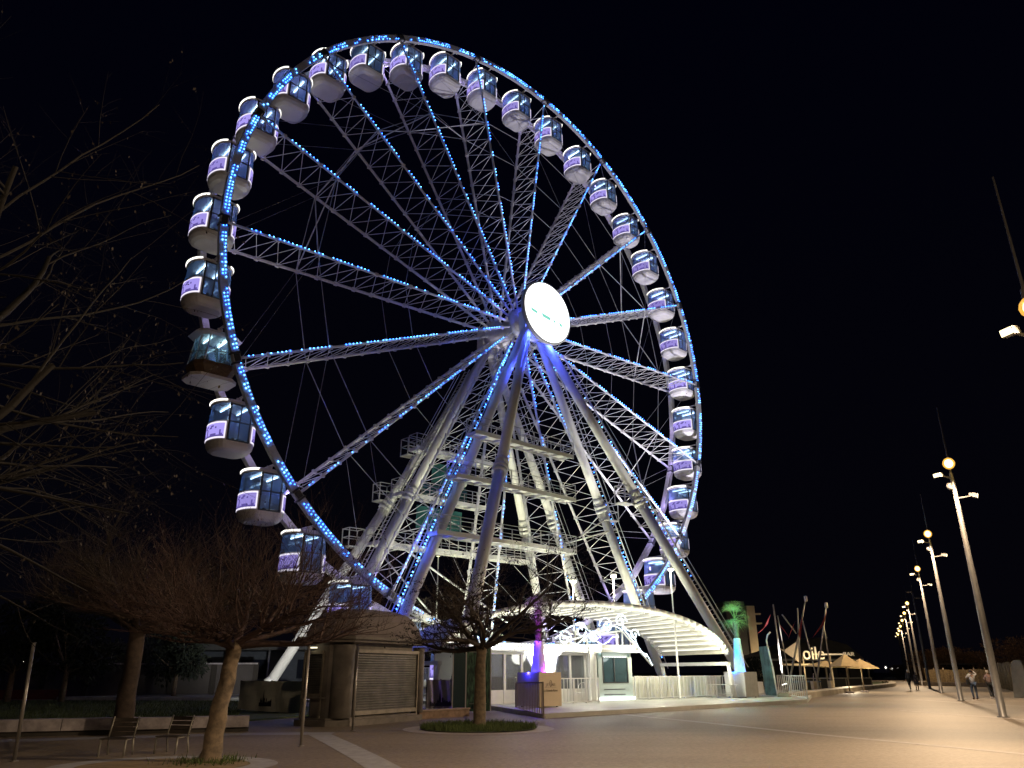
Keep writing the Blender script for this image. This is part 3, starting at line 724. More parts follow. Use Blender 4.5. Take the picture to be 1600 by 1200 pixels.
# glowing scroll sign on the front of the entrance
neon = emat('scroll_neon', (.80, .93, 1.0), 2.6)
S0 = at(985, 1000, 46.5); scr = thing('scroll_light_sign', 'glowing white scroll shaped light garland under the canopy above the ticket booth', 'light sign', (S0.x, S0.y, S0.z), R(30))
def spiral(cx, cz, r0, turns, flip=1, n=26):
    return [Vector((cx+flip*r0*(1-.8*i/n)*math.cos(turns*2*math.pi*i/n), 0, cz+r0*(1-.8*i/n)*math.sin(turns*2*math.pi*i/n))) for i in range(n+1)]
curves = [[Vector((1.5-.19*i, 0, -1.35+.22*i+.16*math.sin(i*1.1))) for i in range(12)], spiral(-.65, 1.05, .42, 1.4), spiral(-1.7, .75, .5, 1.3, -1), spiral(-2.6, .1, .42, 1.2), spiral(.3, .3, .34, 1.2), spiral(-3.5, .45, .5, 1.4, -1), spiral(-4.6, .0, .45, 1.3),
          [Vector((-.6-.36*i, 0, .55+.22*math.sin(i*.9))) for i in range(14)], [Vector((-.9-.36*i, 0, -.05+.25*math.sin(i*1.2+1))) for i in range(13)], [Vector((1.0-.2*i, -.05, -.9+.2*i)) for i in range(9)]]
for cpts in curves:
    mb = MB(); mb.path(cpts, .03, 6)
    for p in cpts[::2]: mb.octa(p+Vector((0, -.04, 0)), .06)
    mb.build('neon_scroll', neon, scr)
bk = MB(); bk.path([Vector((-5.2, .12, -.3)), Vector((-3, .12, .2)), Vector((-.5, .12, .5)), Vector((1.6, .12, -1.4))], .06, 8); bk.path([Vector((-3, .12, .2)), Vector((-3, .12, -S0.z+2.6))], .05, 6); bk.path([Vector((-.5, .12, .5)), Vector((-.5, .12, -S0.z+2.6))], .05, 6); bk.build('sign_frame', steel, scr)
light('scroll_glow', 'POINT', (-1.5, -1.2, .2), 60, (.8, .92, 1), scr, .6)

# ================================================================== TICKET BOOTH AND SHELTER
BA = gp(937, 1095, DK); BB = gp(990, 1093.2, DK); BD = (BB-BA); BW = BD.length; BANG = math.atan2(BD.y, BD.x)
bulb = emat('white_bulb', (.93, 1, .97), 9)
boothm = mat('booth_panel', (.50, .58, .56), .5, var=.1)
booth = thing('ticket_booth', 'grey ticket booth with big window and rows of white bulbs at roof and floor', 'ticket booth', BA, BANG)
b = MB(); DP = 2.2
b.box((BW/2, .05, .5), (BW, .1, 1.0)); b.box((BW/2, DP, 1.35), (BW, .1, 2.7)); b.box((.05, DP/2, 1.35), (.1, DP-.1, 2.7)); b.box((BW-.05, DP/2, 1.35), (.1, DP-.1, 2.7))
b.box((.17, .05, 1.73), (.34, .1, 1.46)); b.box((BW-.17, .05, 1.73), (.34, .1, 1.46)); b.box((BW/2, .05, 2.58), (BW-.68, .1, .24)); b.box((BW/2, DP/2, 2.72), (BW, DP, .06)); b.box((BW/2, DP/2, .02), (BW, DP, .04))
bo = b.build('body', boothm, booth)
w = MB(); w.box((BW/2, .03, 1.73), (BW-.68, .02, 1.44)); w.build('window', glassmat('booth_glass', (.30, .42, .46), .12, .8), booth)
f = MB()
for x in (.36, .36+(BW-.72)*.45, BW-.36): f.box((x, .0, 1.73), (.05, .06, 1.46))
for z in (1.0, 2.44): f.box((BW/2, .0, z), (BW-.68, .06, .05))
f.build('window_frame', darkmetal, booth)
for z in (.32, .62):
    mb = MB(); mb.box((BW*.45, -.012, z), (BW*.62, .02, .045)); mb.build('dark_stripe', darkmetal, booth)
c = MB(); c.box((BW/2, .95, 2.80), (BW+.5, DP+.7, .12)); c.box((BW/2, .9, 3.02), (BW+.1, DP+.3, .32)); c.box((BW+.35, .6, 2.79), (.9, 1.0, .06)); c.build('cornice', mat('booth_trim', (.75, .75, .72), .5), booth)
for row, (z, y, n) in enumerate(((3.12, -.3, 17), (2.93, -.31, 17), (2.47, .0, 9))):
    mb = MB()
    for i in range(n):
        x = (.0 if row < 2 else .5)+(BW-(0 if row < 2 else 1.0))*i/(n-1); mb.lathe((x, y, z), [(.01, -.05), (.05, 0), (.01, .05)] if row < 2 else [(.01, -.03), (.03, 0), (.01, .03)], 8)
    mb.build('bulb_row', bulb, booth)
mb = MB()
for i in range(16): mb.lathe((BW*i/15, -.08, .12), [(.02, -.09), (.055, -.02), (.01, .06)], 8)
mb.build('bulb_row', bulb, booth)
n_ = MB(); n_.box((BW/2, 1.2, .95), (BW*.7, .5, .06)); n_.box((BW*.35, 1.3, 1.2), (.3, .25, .45)); n_.box((BW*.68, 1.0, 1.15), (.05, .3, .5)); n_.build('desk', mat('desk_white', (.6, .65, .65), .5), booth)
booth.scale = (1, 1, .9)
light('booth_light', 'POINT', (BW/2, 1.3, 2.3), 22, (.75, 1, .95), booth, .2)
light('booth_front_light', 'POINT', (BW/2, -.9, 2.6), 26, (.92, 1, .95), booth, .4)
light('booth_floor_light', 'POINT', (BW/2, -.6, .25), 4, (.92, 1, .95), booth, .4)

SW = 8.6
sh_ = thing('waiting_shelter', 'glazed white waiting shelter with bulb lit cornice left of the ticket booth', 'shelter', BA, BANG)
s = MB()
NPN = 7
for i in range(NPN+1):
    x = -.75-(SW-.75)*i/NPN; s.box((x, .3, 1.35), (.14, .14, 2.7))
s.box((-SW/2-.35, .3, .35), (SW-.7, .1, .7)); s.box((-SW/2-.35, .3, 2.62), (SW-.7, .16, .16)); s.box((-SW/2-.35, 3.2, 1.35), (SW-.7, .1, 2.7))
s.build('wall_frame', white, sh_)
for i in range(NPN):
    x0 = -.75-(SW-.75)*i/NPN; x1 = -.75-(SW-.75)*(i+1)/NPN
    w = MB(); w.box(((x0+x1)/2, .3, 1.62), (abs(x1-x0)-.16, .02, 1.84)); w.build('window', glassmat('shelter_glass', (.5, .52, .55), .12, .7), sh_)
r_ = MB(); r_.box((-SW/2-.1, 1.7, 2.76), (SW+.3, 3.6, .1)); r_.box((-SW/2-.1, 1.7, 2.98), (SW, 3.2, .3)); r_.build('roof', white, sh_)
for z in (3.05, 2.86):
    mb = MB()
    for i in range(40): mb.lathe((-.1-(SW-.2)*i/39, -.16, z), [(.01, -.05), (.055, 0), (.01, .05)], 8)
    mb.build('bulb_row', bulb, sh_)
cl = MB(); cl.lathe((-.42, .12, 0), [(.34, 0), (.30, .1), (.30, 2.6), (.36, 2.7)], 20); cl.build('column', white, sh_)
sh_.scale = (1, 1, .9)
light('shelter_light', 'POINT', (-SW*.35, -2.6, 2.5), 60, (1, 1, .85), sh_, .4)
light('shelter_light', 'POINT', (-SW*.8, -2.6, 2.5), 60, (1, .98, .78), sh_, .4)
light('shelter_inner_light', 'POINT', (-SW*.5, 1.8, 2.3), 60, (1, 1, .9), sh_, .4)

# ================================================================== FENCES
def picket(name, label, a, b, h, m, mats, step=.13, boards=None, posts=5, cat='fence', pr=.014, hang=0.08):
    a = Vector(a); b = Vector(b); d = b-a; L = d.length; t = thing(name, label, cat, a, math.atan2(d.y, d.x)); sl = d.z/L
    p = MB(); n = int(L/step)
    for i in range(1, n): x = L*i/n; p.bar((x, 0, hang+sl*x), (x, 0, h+sl*x), pr*2, pr*2)
    p.build('pickets', m, t)
    for z in (hang, h):
        r = MB(); r.bar((0, 0, z), (L, 0, z+sl*L), .045, .045); r.build('rail', m, t)
    for i in range(posts):
        x = L*i/(posts-1); q = MB(); q.bar((x, 0, sl*x), (x, 0, h+.03+sl*x), .06, .06); q.box((x, 0, sl*x+.015), (.14, .14, .03)); q.build('post', m, t)
    if boards:
        q = MB(); q.box((L/2, .35, h*.5+.02), (L, .03, h*.95)); q.build('white_boarding', mat('fence_board', (.62, .62, .55), .7, var=.25, scale=.9), t)
    return t
picket('picket_fence', 'long white picket fence backed by boards, right of the ticket booth', gp(994, 1093.5, DK), gp(1136, 1087.5, DK), 1.2, white, None, .36, True, 9)
picket('picket_fence', 'white picket gate section in front of the glazed shelter and column', gp(876, 1100, DK), gp(936, 1097.5, DK), 1.15, white, None, .25, False, 4)
picket('picket_fence', 'white picket fence behind the left planter, in front of the shelter', gp(762, 1099, DK), gp(835, 1099, DK), 1.2, white, None, .12, True, 4)
picket('picket_fence', 'white picket fence seen between kiosk and dark display board', gp(640, 1086, DK), gp(762, 1088, DK), 1.75, white, None, .12, False, 5)
picket('metal_handrail', 'brown metal handrail with upright bars beside the ramp, left of the planter', gp(806, 1110, .05), gp(849, 1121, DK-.02), 1.12, mat('rusty_rail', (.33, .28, .24), .5, .3, var=.3), None, .42, False, 2, 'handrail')
picket('metal_barrier', 'white metal barrier with upright bars at the right end of the wheel deck', gp(1218, 1087, DK), gp(1262, 1092.5, DK), 1.22, white, None, .48, False, 3, 'barrier', .02)
picket('picket_fence', 'white fence far left behind the skyline banner and leg foot', gp(425, 1075, 0), gp(500, 1075, 0), 1.6, white, None, .2, False, 3)

# ================================================================== PLANTERS AND PALMS
def planter(corner, m1, m2, label, logo=False):
    t = thing('planter', label, 'planter', corner, YAW)
    S = 1.4
    b = MB(); b.box((S/2, .015, S/2+.04), (S, .03, S)); b.box((S/2, S-.015, S/2+.04), (S, .03, S)); b.box((S-.015, S/2, S/2+.04), (.03, S-.06, S)); b.box((S/2, S/2, S-.08), (S-.06, S-.06, .04), None, 1); b.box((S/2, S/2, .06), (S-.1, S-.1, .04))
    b.build('tub', [m1, mat('soil', (.03, .02, .015), .9)], t)
    w = MB(); w.box((.015, S/2, S/2+.04), (.03, S-.06, S)); w.build('side_panel', m2, t)
    for (x, y) in ((.15, .15), (S-.15, .15), (.15, S-.15), (S-.15, S-.15)):
        f = MB(); f.lathe((x, y, 0), [(.05, 0), (.05, .05)], 10); f.build('foot', darkmetal, t)
    if logo:
        ink = mat('logo_ink', (.10, .07, .04), .6)
        text_mesh('logo_text', 'J E    N I', .17, ink, t, (S/2, -.012, S*.62), (R(90), 0, 0), .003)
        text_mesh('logo_text', 'La Grande Roue', .135, ink, t, (S/2, -.012, S*.46), (R(90), 0, 0), .003)
        l = MB(); l.box((S/2, -.006, S*.585), (.75, .008, .008)); c = Vector((S/2+.02, -.006, S*.69))
        pts = [c+Vector((.075*math.sin(q*math.pi/6), 0, .12*math.cos(q*math.pi/6)*(1.25 if q == 0 else 1))) for q in range(12)]
        l.path(pts+[pts[0]], .007, 5); l.path([c+Vector((0, 0, -.1)), c+Vector((0, 0, .06))], .006, 5); l.build('logo_mark', ink, t)
    return t, S
PCL = gp(843, 1106, DK); PCR = gp(1167, 1090.5, DK)
t1, S1 = planter(PCL, mat('planter_cream', (.62, .52, .36), .6, var=.06), mat('planter_white', (.6, .6, .58), .6, var=.08), 'square cream planter with dark logo lettering, left of the ticket booth', True)
t2, S2 = planter(PCR, mat('planter_grey', (.30, .29, .27), .7, var=.2), mat('planter_white', (.6, .6, .58), .6), 'square white planter under the blue lit palm at the right')
frond_m = mat('palm_frond', (.26, .34, .14), .6, var=.5, scale=4)
def palm(base, label, wrap_h, crown_z, cr, seed, cols):
    r = random.Random(seed); t = thing('palm_tree', label, 'palm', base, 0)
    tr_ = MB(); pr = []
    for i in range(22): z = i*(crown_z)/22; pr.append(((.15+.02*(i % 2)), z))
    tr_.lathe((0, 0, 0), pr, 12); tr_.build('trunk', mat('palm_bark', (.16, .11, .07), .9, var=.5, scale=8, bump=.5), t)
    wr = MB(); wr.lathe((0, 0, 0), [(.34, 0), (.345, .1), (.30, wrap_h*.45), (.21, wrap_h*.92), (.22, wrap_h*.97), (.17, wrap_h)], 18); wr.build('trunk_wrap', mat('white_wrap', (.72, .72, .76), .7, var=.1, scale=5), t)
    segs = []; leaves = []
    for k in range(24):
        az = r.uniform(0, 6.283); el = r.uniform(-.7, 1.35); L = cr*r.uniform(.55, .8)
        d = Vector((math.cos(az)*math.cos(el), math.sin(az)*math.cos(el), math.sin(el))); p0 = Vector((0, 0, crown_z-.1)); p1 = p0+d*L*.6+Vector((0, 0, .05))
        segs.append([*p0, *p1, .018, .01])
        side = d.cross(Vector((0, 0, 1))).normalized(); up = side.cross(d)
        for j in range(16):
            a = R(-85+170*j/15); dd = (d*math.cos(a)+side*math.sin(a)).normalized(); LL = L*r.uniform(.5, .85)
            q1 = p1+dd*LL*.6+up*.03; q2 = p1+dd*LL+Vector((0, 0, -.16*LL-r.uniform(0, .14))); w = dd.cross(up)*.013
            leaves.append([*(p1-w*.3), *(p1+w*.3), *(q1+w), *(q1-w)]); leaves.append([*(q1-w), *(q1+w), *(q2+w*.2), *(q2-w*.2)])
    for k in range(14):
        az = r.uniform(0, 6.283); z = crown_z-r.uniform(.2, .8); p0 = Vector((.1*math.cos(az), .1*math.sin(az), z)); p1 = p0+Vector((.15*math.cos(az), .15*math.sin(az), .2)); segs.append([*p0, *p1, .03, .02])
    segmesh('crown', segs, frond_m, t, 4, leaves, frond_m)
    for (off, e, col) in cols: light('palm_light', 'POINT', off, e, col, t, .06)
    return t
def ctr(t, S): return Vector(t.location)+Matrix.Rotation(YAW, 3, 'Z') @ Vector((S/2, S/2, S-.06))
palm(ctr(t1, S1), 'purple lit palm in the cream planter behind the bare middle tree', 1.45, 2.95, 1.0, 3, [((-.5, -.5, .1), 70, (.03, .02, 1)), ((.32, -.3, .15), 16, (.6, .03, 1)), ((-.1, -.4, 1.5), 14, (.3, .04, 1)), ((-.5, -.45, .9), 14, (.04, .03, 1)), ((.1, -.5, 2.3), 40, (.40, .06, 1)), ((-.3, -.6, 3.0), 40, (.36, .08, 1))])
palm(ctr(t2, S2), 'blue and green lit palm in the white planter at the right end of the fence', 2.05, 3.25, 1.3, 5, [((-.5, -.5, .15), 50, (.0, .16, 1)), ((.2, -.6, .15), 36, (.0, .18, 1)), ((-.4, -.5, 1.2), 36, (.0, .22, 1)), ((-.5, -.8, 2.3), 50, (.0, .75, 1)), ((.5, -.9, 2.4), 60, (.15, 1, .35)), ((-.3, -1.0, 3.6), 45, (.2, 1, .5))])

# ================================================================== POLES, TABLE, CHAIR, BANNERS
def flagpole(px, py, ptop, label):
    q = gp(px, py, DK); h = (py-ptop)*q.y/1263*1.02
    t = thing('slim_post', label, 'post', q); m = MB(); m.lathe((0, 0, 0), [(.14, 0), (.14, .03), (.055, .04), (.05, h), (.03, h+.02)], 12); m.build('pole', white, t)
    m2 = MB(); m2.bar((0, 0, h-.1), (-.35, -.05, h), .04, .04); m2.build('bracket', steel, t)
flagpole(1063, 1092, 966, 'tall slim grey post standing in front of the right half of the canopy')
flagpole(923, 1097, 1018, 'slim grey post in front of the booth column')
q = gp(1112, 1091, DK); q2 = gp(1164, 1091, DK); L = (q2-q).length*.85
t = thing('folding_table', 'white folding table with crossed legs in front of the white fence', 'table', q, math.atan2((q2-q).y, (q2-q).x))
m = MB(); m.box((L/2, .3, .74), (L, .6, .03)); m.build('table_top', white, t)
for x in (.25, L-.25):
    for s in (-1, 1): m = MB(); m.tube((x-.22*s, .3-.22*s, 0), (x+.22*s, .3+.22*s, .73), .018, n=6); m.build('leg', white, t)
m = MB(); m.bar((.3, .3, .25), (L-.3, .3, .25), .03, .03); m.build('stretcher', white, t)
q = gp(898, 1097, DK); t = thing('garden_chair', 'white wire garden chair beside the cream planter', 'chair', q, R(-30))
m = MB(); m.box((.22, .22, .44), (.42, .42, .025)); m.build('seat', white, t)
for (x, y) in ((.02, .02), (.42, .02), (.02, .42), (.42, .42)): m = MB(); m.tube((x*1.15-.03, y*1.1, 0), (x, y, .44), .015, n=6); m.build('leg', white, t)
m = MB(); m.path([Vector((.02, .42, .44)), Vector((0, .55, .8)), Vector((.12, .6, .93)), Vector((.32, .6, .93)), Vector((.44, .55, .8)), Vector((.42, .42, .44))], .014, 6)
for x in (.14, .22, .3): m.tube((x, .44, .45), (x, .59, .92), .008, n=5)
m.build('backrest', white, t)
def skyline_banner(a, b, h, label, sx, seed, mcol):
    a = Vector(a); b = Vector(b); d = b-a; L = d.length; t = thing('skyline_banner', label, 'banner', a, math.atan2(d.y, d.x))
    cloth = MB(); NX = 24; vs = []; 
    for i in range(NX+1):
        x = L*i/NX; sag = .05*math.sin(math.pi*i/NX)
        for k in range(7): z = .08+(h-.08)*k/6; vs.append((x, .035*math.sin(i*.9+k*.5), z-sag*(1-k/6)*2.0*(i/NX)))
    fs = [(i*7+k, (i+1)*7+k, (i+1)*7+k+1, i*7+k+1) for i in range(NX) for k in range(6)]
    cloth.add(vs, fs); cloth.build('cloth', mat(mcol[0], mcol[1], .8, var=.25, scale=1.2), t, fix=False)
    ink = mat('banner_ink', (.01, .01, .012), .8); r = random.Random(seed); s = MB(); x = sx; first = True; pl = [(x, .26)]
    while x < sx+1.0:
        w = r.uniform(.04, .09); hh = .36+r.random()*.22; pl += [(x, hh), (x+w/2, hh+r.uniform(0, .1)), (x+w, hh)]; x += w
        if len(pl) == 16: pl += [(x, .5), (x+.05, .95), (x+.1, .5)]; x += .1
    pl.append((x, .26)); n = len(pl)
    s.add([(p[0], -.05, p[1]) for p in pl]+[(p[0], -.042, p[1]) for p in pl], [tuple(range(n)), tuple(range(2*n-1, n-1, -1))]+[(i, (i+1) % n, n+(i+1) % n, n+i) for i in range(n)])
    s.build('skyline_print', ink, t)
    for x in (0, L/2, L): p = MB(); p.tube((x, .07, 0), (x, .07, h+.03), .025, n=8); p.build('post', darkmetal, t)
    return t
skyline_banner(gp(370, 1111), gp(470, 1117), 1.28, 'pale banner with black skyline print left of the shuttered kiosk', 1.9, 4, ('banner_cloth', (.72, .72, .62)))
skyline_banner(gp(666, 1114), gp(710, 1113), 1.32, 'grey banner with black skyline print between kiosk and dark board', .15, 9, ('banner_cloth_grey', (.36, .35, .38)))
# block behind second banner
q = gp(672, 1070, 0); 
mb = MB(); a_ = gp(655, 1124); b_ = gp(734, 1119); d_ = (b_-a_); t = thing('low_brick_wall', 'low brown wall at the foot of the grey skyline banner', 'wall', a_, math.atan2(d_.y, d_.x))
mb.box((d_.length/2, .2, .13), (d_.length, .35, .26)); mb.build('wall_body', mat('brown_stone', (.30, .2, .14), .8, var=.4, scale=5, bump=.4), t); mb = MB(); mb.box((d_.length/2, .2, .28), (d_.length+.05, .42, .05)); mb.build('coping', mat('coping_stone', (.36, .27, .2), .8, var=.3), t)
# dark display board
a_ = gp(706, 1114); b_ = gp(766, 1113); d_ = b_-a_; L = d_.length
t = thing('display_board', 'tall dark green display board behind the trunk of the middle tree', 'display board', a_, math.atan2(d_.y, d_.x))
def foliage_print():
    m = mat('foliage_print', (.02, .05, .035), .4); nt = m.node_tree; b = nt.nodes['Principled BSDF']; tc = nt.nodes.new('ShaderNodeTexCoord'); mp = nt.nodes.new('ShaderNodeMapping'); mp.inputs['Rotation'].default_value = (0, R(35), 0); mp.inputs['Scale'].default_value = (9, 1, 2)
    n = nt.nodes.new('ShaderNodeTexNoise'); n.inputs['Scale'].default_value = 1.6; n.inputs['Detail'].default_value = 7; r = nt.nodes.new('ShaderNodeValToRGB'); r.color_ramp.elements[0].position = .42; r.color_ramp.elements[0].color = (.008, .025, .02, 1); r.color_ramp.elements[1].position = .72; r.color_ramp.elements[1].color = (.10, .22, .13, 1)
    nt.links.new(tc.outputs['Object'], mp.inputs[0]); nt.links.new(mp.outputs[0], n.inputs['Vector']); nt.links.new(n.outputs[0], r.inputs[0]); nt.links.new(r.outputs[0], b.inputs['Base Color']); return m
m = MB(); m.box((L*.17, 0, 1.35), (L*.34-.02, .05, 2.6)); m.build('side_panel', mat('board_teal', (.02, .05, .055), .5), t)
m = MB(); m.box((L*.67, 0, 1.35), (L*.64, .05, 2.6)); m.build('picture_panel', foliage_print(), t)
for x in (0, L*.345, L): m = MB(); m.bar((x, -.02, 0), (x, -.02, 2.68), .03, .05); m.build('post', steel, t)
m = MB(); m.box((L*.67, -.035, 2.45), (L*.5, .012, .02)); m.box((L*.67, -.035, .35), (L*.45, .012, .02)); m.build('caption_line', mat('board_line', (.3, .32, .3), .5), t)
# blade banner right
q = gp(1197, 1087.5, DK); q2 = gp(1216, 1089, DK); d_ = q2-q; L = d_.length
t = thing('blade_banner', 'tall teal picture banner with curved white pole at the right end of the deck', 'banner', q, math.atan2(d_.y, d_.x))
H_ = 72*q.y/1263; m = MB(); m.add([(0, -.01, .06), (L*.9, -.01, .06), (L*.55, -.01, H_), (-L*.16, -.01, H_), (0, .02, .06), (L*.9, .02, .06), (L*.55, .02, H_), (-L*.16, .02, H_)], [(0, 1, 2, 3), (7, 6, 5, 4), (0, 4, 5, 1), (1, 5, 6, 2), (2, 6, 7, 3), (3, 7, 4, 0)])
m.build('picture_panel', mat('teal_picture', (.12, .24, .24), .5, var=.75, scale=1.6), t)
m = MB(); m.path([Vector((L*.97, 0, 0)), Vector((L*.82, 0, H_*.6)), Vector((L*.6, 0, H_)), Vector((L*.58, 0, H_*1.12)), Vector((L*.72, 0, H_*1.22)), Vector((L*.95, 0, H_*1.27))], .05, 8); m.build('pole', white, t)
m = MB(); m.box((L*.5, .0, .03), (L*1.1, .5, .05)); m.build('base_plate', white, t)

# ================================================================== KIOSK
kc = gp(527, 1136); kr = gp(661, 1124); kd = kr-kc; KL = kd.length; KANG = math.atan2(kd.y, kd.x)
kiosk = thing('shuttered_kiosk', 'closed beige kiosk with metal roller shutters and a domed roof', 'kiosk', kc, KANG)
kb = mat('kiosk_render', (.23, .21, .19), .8, var=.35, scale=2.2, bump=.3); shm = mat('shutter_metal', (.19, .185, .175), .45, .45, var=.45, scale=1.6)
KD = 2.0
def koct(e, c=.55): return [(-e+c, -e), (KL+e-c, -e), (KL+e, -e+c), (KL+e, KD+e-c), (KL+e-c, KD+e), (-e+c, KD+e), (-e, KD+e-c), (-e, -e+c)]
m = MB(); m.prism(koct(-.12), 0.1, 2.85); m.build('wall', kb, kiosk)
m = MB(); m.prism(koct(.2), 0, .2); m.prism(koct(.05), .2, .26); m.build('plinth', mat('plinth_concrete', (.2, .18, .16), .8, var=.3, bump=.3), kiosk)
m = MB(); m.lathe((.42, .3, .26), [(.36, 0), (.36, 2.5)], 20); m.build('corner_column', kb, kiosk)
m = MB(); m.lathe((KL-.2, .16, .26), [(.22, 0), (.22, 2.5)], 16); m.build('corner_column', kb, kiosk)
def shutter(a, b, z0, z1, name='roller_shutter'):
    a = Vector(a); b = Vector(b); d = b-a; L = d.length; dn = d.normalized(); no = Vector((dn.y, -dn.x, 0)); s = MB(); n = 25; h = (z1-z0)/n
    for i in range(n):
        z = z0+h*i; P = [(0, z), (.028, z+h*.25), (.028, z+h*.7), (0, z+h)]
        vs = [a+no*o_+Vector((0, 0, zz)) for (o_, zz) in P]+[b+no*o_+Vector((0, 0, zz)) for (o_, zz) in P]
        s.add(vs, [(0, 4, 5, 1), (1, 5, 6, 2), (2, 6, 7, 3)])
    sh = s.build(name, shm, kiosk, fix=False)
    g_ = MB()
    for p in (a, b): g_.bar(p+no*.04, p+no*.04+Vector((0, 0, z1)), .06, .06)
    g_.bar(a+no*.05+Vector((0, 0, z1)), b+no*.05+Vector((0, 0, z1)), .08, .12); g_.bar(a+no*.04+Vector((0, 0, z0+.06)), b+no*.04+Vector((0, 0, z0+.06)), .05, .14)
    g_.build('shutter_frame', mat('shutter_trim', (.32, .29, .24), .6, .3, var=.3), sh)
kiosk.scale = (1, 1, .9)
shutter((.8, .08, 0), (KL-.42, .08, 0), .34, 2.55)
shutter((.08, KD-.35, 0), (.08, .85, 0), .95, 2.5)
m = MB(); m.box((-.0, KD/2+.1, .93), (.3, KD-1.2, .05)); m.build('counter', kb, kiosk)
m = MB(); m.prism(koct(.18), 2.85, 2.95); m.prism(koct(.3), 2.95, 3.05); m.build('eaves', kb, kiosk)
m = MB(); rings = []
for (sc_, z) in ((1.0, 3.05), (.99, 3.2), (.95, 3.45), (.88, 3.7), (.74, 3.95), (.5, 4.12), (.1, 4.18)):
    rings.append(([(KL/2+(x-KL/2)*sc_, KD/2+(y-KD/2)*sc_) for x, y in koct(.1)], z))
loft(m, rings); m.build('roof', mat('kiosk_roof', (.21, .18, .175), .85, var=.25, scale=1.5, bump=.2), kiosk)
m = MB(); m.box((-.1, 1.2, 2.66), (.12, .25, .05)); m.build('small_lamp', emat('kiosk_lamp', (1, .9, .6), 1.6), kiosk)
#@@PART4
# ================================================================== TREES
bark = mat('tree_bark', (.20, .15, .10), .9, var=.55, scale=7, bump=.8, col2=(.09, .07, .05))
twig_r = mat('reddish_twigs', (.046, .022, .018), .8, var=.4, scale=3); twig_d = mat('dark_twigs', (.055, .04, .032), .85, var=.4, scale=3)
deadleaf = mat('dead_leaf', (.016, .010, .007), .8, var=.5, scale=9)
def rv(r): 
    v = Vector((r.gauss(0, 1), r.gauss(0, 1), r.gauss(0, 1))); return v.normalized()
def grow(r, p, d, L, r0, depth, maxd, segs, leaves, spec):
    n = max(3, int(L/spec['seg'])); pts = [p]; rad = [r0]; dd = d.copy()
    for i in range(n):
        dd = (dd+rv(r)*spec['wob']+Vector((0, 0, spec['trop'][min(depth, len(spec['trop'])-1)])));
        if dd.z < spec.get('minz', -1): dd.z = spec['minz']
        dd.normalize()
        q = pts[-1]+dd*L/n; rr = r0*(1-(i+1)/n*spec['taper']); segs.append([*pts[-1], *q, rad[-1], rr]); pts.append(q); rad.append(rr)
    if depth < maxd:
        for c in range(spec['kids'][depth]):
            t = r.uniform(.18, 1.0) if depth > 0 else r.uniform(.3, 1.0); k = min(n-1, int(t*n)); base = pts[k].lerp(pts[k+1], r.random())
            ax = (pts[k+1]-pts[k]).normalized(); pe = ax.cross(rv(r)).normalized(); ang = R(r.uniform(*spec['ang'])); nd = (ax*math.cos(ang)+pe*math.sin(ang)).normalized()
            grow(r, base, nd, L*r.uniform(*spec['len'][min(depth, len(spec['len'])-1)]), rad[k]*spec['rk'], depth+1, maxd, segs, leaves, spec)
    if depth >= maxd-1 and spec['leaf'] > 0:
        for _ in range(int(spec['leaf']*n*r.random()*2)):
            k = r.randint(0, n-1); b = pts[k].lerp(pts[k+1], r.random()); a1 = rv(r); a1.z = -abs(a1.z)-spec.get('droop', .3); a1.normalize(); a2 = a1.cross(rv(r)).normalized(); s = spec['ls']*r.uniform(.5, 1.3)
            e = b+a1*s; leaves.append([*b, *(b+a1*s*.5+a2*s*.3), *e, *(b+a1*s*.5-a2*s*.3)])
def tree(label, base, h0, r0, limbs, spec, seed, tm, cm, name='bare_tree', lean=(0, 0), llen=(2, 3), el=(15, 55), az=None, sides=3, group=None):
    r = random.Random(seed); t = thing(name, label, 'tree', base, 0, group)
    tr_ = MB(); P = []; Rr = []; n = 9
    for i in range(n+1):
        z = h0*i/n; P.append(Vector((lean[0]*z/h0+r.gauss(0, .012), lean[1]*z/h0+r.gauss(0, .012), z-.02))); Rr.append(r0*(1.25 if i == 0 else 1)*(1-.28*i/n)*(1.25 if i == n else 1))
    vs = []; N = 16
    for i in range(n+1):
        for k in range(N):
            a = 2*math.pi*k/N; q = Rr[i]*(1+.06*math.sin(3*a+i)+r.uniform(-.03, .03)); vs.append(P[i]+Vector((q*math.cos(a), q*math.sin(a), 0)))
    tr_.add(vs, [(i*N+k, i*N+(k+1) % N, (i+1)*N+(k+1) % N, (i+1)*N+k) for i in range(n) for k in range(N)]+[tuple(range(n*N, (n+1)*N))], 0, True)
    tr_.build('trunk', tm, t)
    segs = []; leaves = []
    for i in range(limbs):
        a = (az[i] if az else 2*math.pi*(i+r.uniform(-.3, .3))/limbs); e = R(r.uniform(*el)); d = Vector((math.cos(a)*math.cos(e), math.sin(a)*math.cos(e), math.sin(e)))
        grow(r, P[-1]-Vector((0, 0, .12)), d, r.uniform(*llen), r0*.5, 0, spec['maxd'], segs, leaves, spec)
    segmesh('crown', segs, cm, t, sides, leaves, deadleaf)
    return t, len(segs)
sp1 = dict(seg=.26, wob=.17, trop=(.0, .07, .14, .17), taper=.72, minz=.0, kids=(9, 8, 8), len=((.45, .8), (.4, .75), (.35, .7)), ang=(22, 62), rk=.5, maxd=3, leaf=.25, ls=.05)
T1 = gp(326, 1191); t_, n1 = tree('bare reddish tree with a thick pale trunk in the left foreground beside the two chairs', T1, 2.25, .19, 10, sp1, 11, bark, twig_r, llen=(1.7, 3.2), el=(2, 40), lean=(.18, .1))
sp2 = dict(seg=.24, wob=.22, trop=(.0, .03, .04, .02), taper=.7, minz=-.12, kids=(8, 7, 6), len=((.4, .7), (.35, .65), (.3, .6)), ang=(25, 75), rk=.5, maxd=3, leaf=.5, ls=.07)
